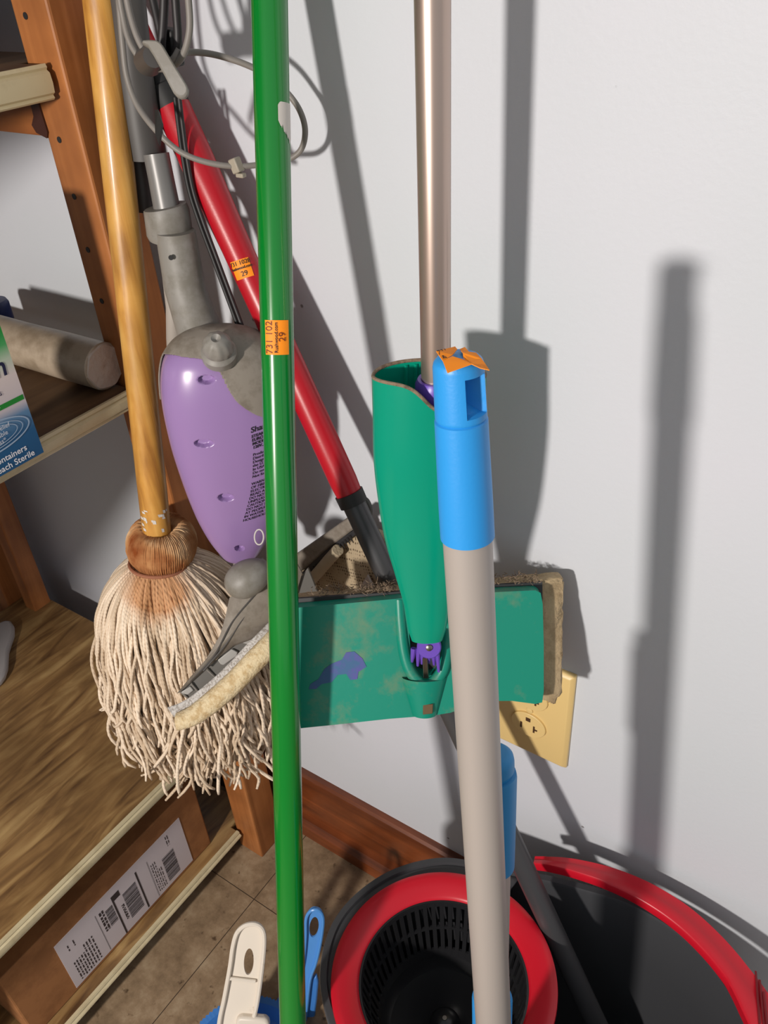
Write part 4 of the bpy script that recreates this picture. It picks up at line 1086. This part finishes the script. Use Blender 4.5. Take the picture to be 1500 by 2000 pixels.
# red ring
prf = [(.0905, ZR-.012), (.0945, ZR-.010), (.0955, ZR+.001), (.0950, ZR+.0035), (.0930, ZR+.0045), (.088, ZR+.0042), (.0745, ZR-.001), (.0722, ZR-.003), (.0712, ZR-.007), (.0728, ZR-.010)]
mb = MB(); mb.quadgrid(lambda u, v: cb+V((math.cos(2*PI*u)*prf[int(round(v*9))][0], math.sin(2*PI*u)*prf[int(round(v*9))][0], prf[int(round(v*9))][1])), 120, 9, closeu=True); mb.build('wringer_ring', M_redb, t)
# basket with slots
zb = ZR-.088
mb = MB(); NB = 56
def brad(z): return interp([(zb, .050), (zb+.012, .058), (zb+.05, .0655), (ZR, .0718)], z)
def band(z0, z1, th_=.0022, n2=112):
    ks = [(z0, 0), (z1, 0), (z1, th_), (z0, th_)]
    mb.quadgrid(lambda u, v: cb+V((math.cos(2*PI*u), math.sin(2*PI*u), 0))*(brad(ks[int(round(v*4)) % 4][0])+ks[int(round(v*4)) % 4][1]-.001)+V((0, 0, ks[int(round(v*4)) % 4][0])), n2, 4, closeu=True)
band(ZR-.010, ZR-.004); band(ZR-.040, ZR-.037); band(zb+.012, zb+.022); 
for i in range(NB):
    th = 2*PI*i/NB; d = V((math.cos(th), math.sin(th), 0)); tg = V((-math.sin(th), math.cos(th), 0))
    pts = [cb+d*(brad(z)+.0004)+V((0, 0, z)) for z in (ZR-.006, ZR-.038, zb+.014)]
    w = .0019
    vs = [p+tg*a1+d*b1 for p in pts for a1, b1 in ((-w, -.0016), (w, -.0016), (w, .001), (-w, .001))]
    fs = [(k*4+j, k*4+(j+1) % 4, k*4+4+(j+1) % 4, k*4+4+j) for k in range(2) for j in range(4)]+[(0, 1, 2, 3), (8, 9, 10, 11)]
    mb.add(vs, fs)
prf2 = [(.0585, zb+.014), (.056, zb+.006), (.050, zb), (.022, zb+.001), (.014, zb+.006), (.011, zb+.012), (.006, zb+.0155), (0.0001, zb+.0162)]
mb.quadgrid(lambda u, v: cb+V((math.cos(2*PI*u)*prf2[int(round(v*7))][0], math.sin(2*PI*u)*prf2[int(round(v*7))][0], prf2[int(round(v*7))][1])), 96, 7, closeu=True)
bk_ = mb.build('wringer_basket', M_basket, t, angle=30)
lathe(MB(), cb+V((0, 0, zb+.016)), cb+V((0, 0, zb+.02)), [(0, 0), (0, .0022), (.0008, .0020), (.0009, 0)], 16).build('hub_screw', M_steel, bk_)
# dark drum under the basket
prf3 = [(.0775, ZR-.010), (.076, ZR-.05), (.070, zb-.01), (.03, zb-.02), (.02, .012)]
mb = MB(); mb.quadgrid(lambda u, v: cb+V((math.cos(2*PI*u)*prf3[int(round(v*4))][0], math.sin(2*PI*u)*prf3[int(round(v*4))][0], prf3[int(round(v*4))][1])), 72, 4, closeu=True); mb.build('drum', M_charcoal, t)
# carry handle folded along the rim
hpts = [(1043, 1684), (1070, 1686), (1120, 1694), (1190, 1714), (1260, 1745), (1330, 1790), (1390, 1845), (1440, 1905), (1478, 1965), (1510, 2030), (1530, 2100)]
hw = [8, 9, 13, 17, 20, 22, 23, 24, 30, 34, 34]
HP = [on(x, y, 2, ZR+.016-.004*(i == 0)) for i, (x, y) in enumerate(hpts)]
P = spline(HP, 8); nP = len(P); mb = MB(); vs = []; fs = []
for i, q in enumerate(P):
    t_ = (P[min(i+1, nP-1)]-P[max(i-1, 0)]).normalized(); side = t_.cross(V((0, 0, 1))).normalized()
    k = i/(nP-1)*(len(hw)-1); w = lerp(hw[int(k)], hw[min(int(k)+1, len(hw)-1)], k-int(k))*dep(q)/F*1.15
    sec = [(-1, .001), (-.93, .0035), (-.2, .0030), (.0, .0042), (.85, .0045), (1, .003), (1, -.006), (.86, -.0065), (.82, -.001), (-.9, -.0015), (-1, -.0005)]
    vs += [q+side*(a1*w)+V((0, 0, b1)) for a1, b1 in sec]
m2 = len(sec)
for i in range(nP-1):
    for j in range(m2): fs.append((i*m2+j, i*m2+(j+1) % m2, (i+1)*m2+(j+1) % m2, (i+1)*m2+j))
fs += [tuple(range(m2)), tuple((nP-1)*m2+j for j in range(m2))]
mb.add(vs, fs).build('carry_handle', M_redb, t, angle=50)
chd = t.children[-1]
mb = MB()
for x0, y0, x1, y1 in ((1476, 1897, 1483, 2000), (1484, 1914, 1492, 2010), (1491, 1937, 1500, 2020)):
    mb.tube([on(x0, y0, 2, ZR+.021), on(x1, y1, 2, ZR+.021)], .0009, 6)
mb.build('grip_groove', mat('dark_red_groove', hx(110, 8, 20), .5), chd)

# ------------------------------------------------------------ white and blue hand tools on the floor
O1 = at(470, 1995, .905)
def wb(px, py, d=0): 
    # plane tilted back from the floor
    k = (1995-py)/190; return at(px, py, lerp(.872, .858, k)+d)
t = thing('hand_brush', 'white plastic hand brush handle with an oval hanging hole, standing on the blue dustpan', 'brush', tuple(wb(470, 2000)))
cA = wb(470, 1995); ux = (wb(510, 1995)-wb(430, 1995)).normalized(); uy = wb(492, 1810)-wb(470, 1995); uy = (uy-ux*uy.dot(ux)).normalized(); uz = ux.cross(uy).normalized()
if uz.dot(CP-cA) < 0: uz = -uz
def w2(px, py):
    d = ray(px, py); k = (cA-CP).dot(uz)/d.dot(uz); q = CP+d*k-cA; return (q.dot(ux), q.dot(uy))
def wm(x, y, z): return cA+ux*x+uy*y+uz*z
ol = spline([(420, 2090, 0), (428, 2000, 0), (438, 1950, 0), (449, 1890, 0), (455, 1848, 0), (463, 1822, 0), (478, 1808, 0), (497, 1805, 0), (511, 1813, 0), (516, 1832, 0), (514, 1870, 0), (508, 1920, 0), (502, 1960, 0), (494, 2000, 0), (484, 2090, 0)], 6)
outl = [w2(p.x, p.y) for p in ol]
hl = [w2(485+9.5*math.cos(2*PI*i/28)+1.5*math.sin(2*PI*i/28), 1882-26*math.sin(2*PI*i/28)) for i in range(28)]
plate(outl, [hl], .0022, lambda x, y, z: wm(x, y, z-.004)).build('brush_handle', M_cream, t, bevel=.0005)
bh = t.children[-1]
mb = MB(); pp = [wm(x, y, 0) for x, y in outl]; mb.tube(pp, .0024, 8); mb.build('raised_rim', M_cream, bh)
mb = MB(); a_ = w2(449, 1912); b_ = w2(499, 1918); mb.tube([wm(*a_, -.001), wm(*b_, -.001)], .002, 8); mb.build('cross_bar', M_cream, bh)
mb = MB(); qd = [w2(*p) for p in [(462, 1988), (470, 1982), (520, 1986), (527, 1994), (524, 2060), (455, 2060)]]; mb.prism([wm(x, y, .004) for x, y in qd], -uz*.010); mb.build('brush_block', M_cream, t, bevel=.003)
pb = wm(*w2(455, 2110), 0)
mb = MB(); rb_ = random.Random(6)
for i in range(140):
    q = wm(rb_.uniform(-.03, .03), w2(470, 2085)[1]+rb_.uniform(-.02, .01), -.002-rb_.uniform(0, .008)); mb.tube([q, q+V((rb_.uniform(-.01, .01), rb_.uniform(-.012, .0), -max(.002, q.z*.9)))], .0006, 4)
o = mb.build('bristles', mat('white_bristle', hx(214, 210, 202), .8), t); o['kind'] = 'stuff'

# blue dustpan
dc = on(478, 2084, 2, .022)
t = thing('dustpan', 'blue plastic dustpan with ribbed rounded rim and a long handle with an oval hole', 'dustpan', (dc.x, dc.y, 0))
R_ = .060
mb = MB(); prd = [(0.0001, .002), (R_*.8, .002), (R_*.92, .006), (R_, .020), (R_+.002, .024), (R_+.0085, .025), (R_+.009, .023), (R_+.003, .021), (R_*.95, .001), (.0001, .0)]
def rr(th, r_, z): return r_*(1+(.010*(1 if math.sin(th*95) > 0 else -1) if r_ > R_+.0025 else 0))
mb.quadgrid(lambda u, v: V((dc.x, dc.y, 0))+V((math.cos(2*PI*u), math.sin(2*PI*u), 0))*rr(2*PI*u, *prd[int(round(v*9))])+V((0, 0, prd[int(round(v*9))][1]+.001)), 380, 9, closeu=True)
mb.build('pan_body', M_bluedk, t, angle=30)
def dh(px, py): return at(px, py, lerp(.925, .86, (1990-py)/210))
cA2 = dh(590, 1950); ux2 = (dh(630, 1900)-dh(590, 1900)).normalized(); uy2 = dh(616, 1785)-dh(585, 1960); uy2 = (uy2-ux2*uy2.dot(ux2)).normalized(); uz2 = ux2.cross(uy2)
if uz2.dot(CP-cA2) < 0: uz2 = -uz2
def v2(px, py):
    d = ray(px, py); k = (cA2-CP).dot(uz2)/d.dot(uz2); q = CP+d*k-cA2; return (q.dot(ux2), q.dot(uy2))
def vm_(x, y, z): return cA2+ux2*x+uy2*y+uz2*z
ol = spline([(535, 2040, 0), (560, 1985, 0), (580, 1930, 0), (592, 1880, 0), (597, 1830, 0), (598, 1795, 0), (606, 1780, 0), (618, 1777, 0), (628, 1784, 0), (631, 1802, 0), (626, 1840, 0), (617, 1880, 0), (606, 1912, 0), (600, 1960, 0), (590, 2050, 0)], 5)
hl = [v2(613+9*math.cos(2*PI*i/24)+2*math.sin(2*PI*i/24), 1814-20*math.sin(2*PI*i/24)) for i in range(24)]
M_bluel = mat('blue_handle_plastic', hx(84, 148, 218), .35)
plate([v2(p.x, p.y) for p in ol], [hl], .0022, lambda x, y, z: vm_(x, y, z-.003)).build('pan_handle', M_bluel, t, bevel=.0005)
ph_ = t.children[-1]
mb = MB(); mb.tube([vm_(*v2(p.x, p.y), 0) for p in ol], .0018, 8); mb.build('handle_rim', M_bluel, ph_)
mb = MB(); q = [v2(*p) for p in [(540, 1962), (566, 1940), (585, 1935), (600, 1925), (618, 1912), (622, 1925), (619, 1960), (612, 2010), (600, 2060), (520, 2060), (520, 2000)]]; mb.prism([vm_(x, y, -.003) for x, y in q], -uz2*.006); mb.build('pan_neck', M_bluedk, t, bevel=.002)
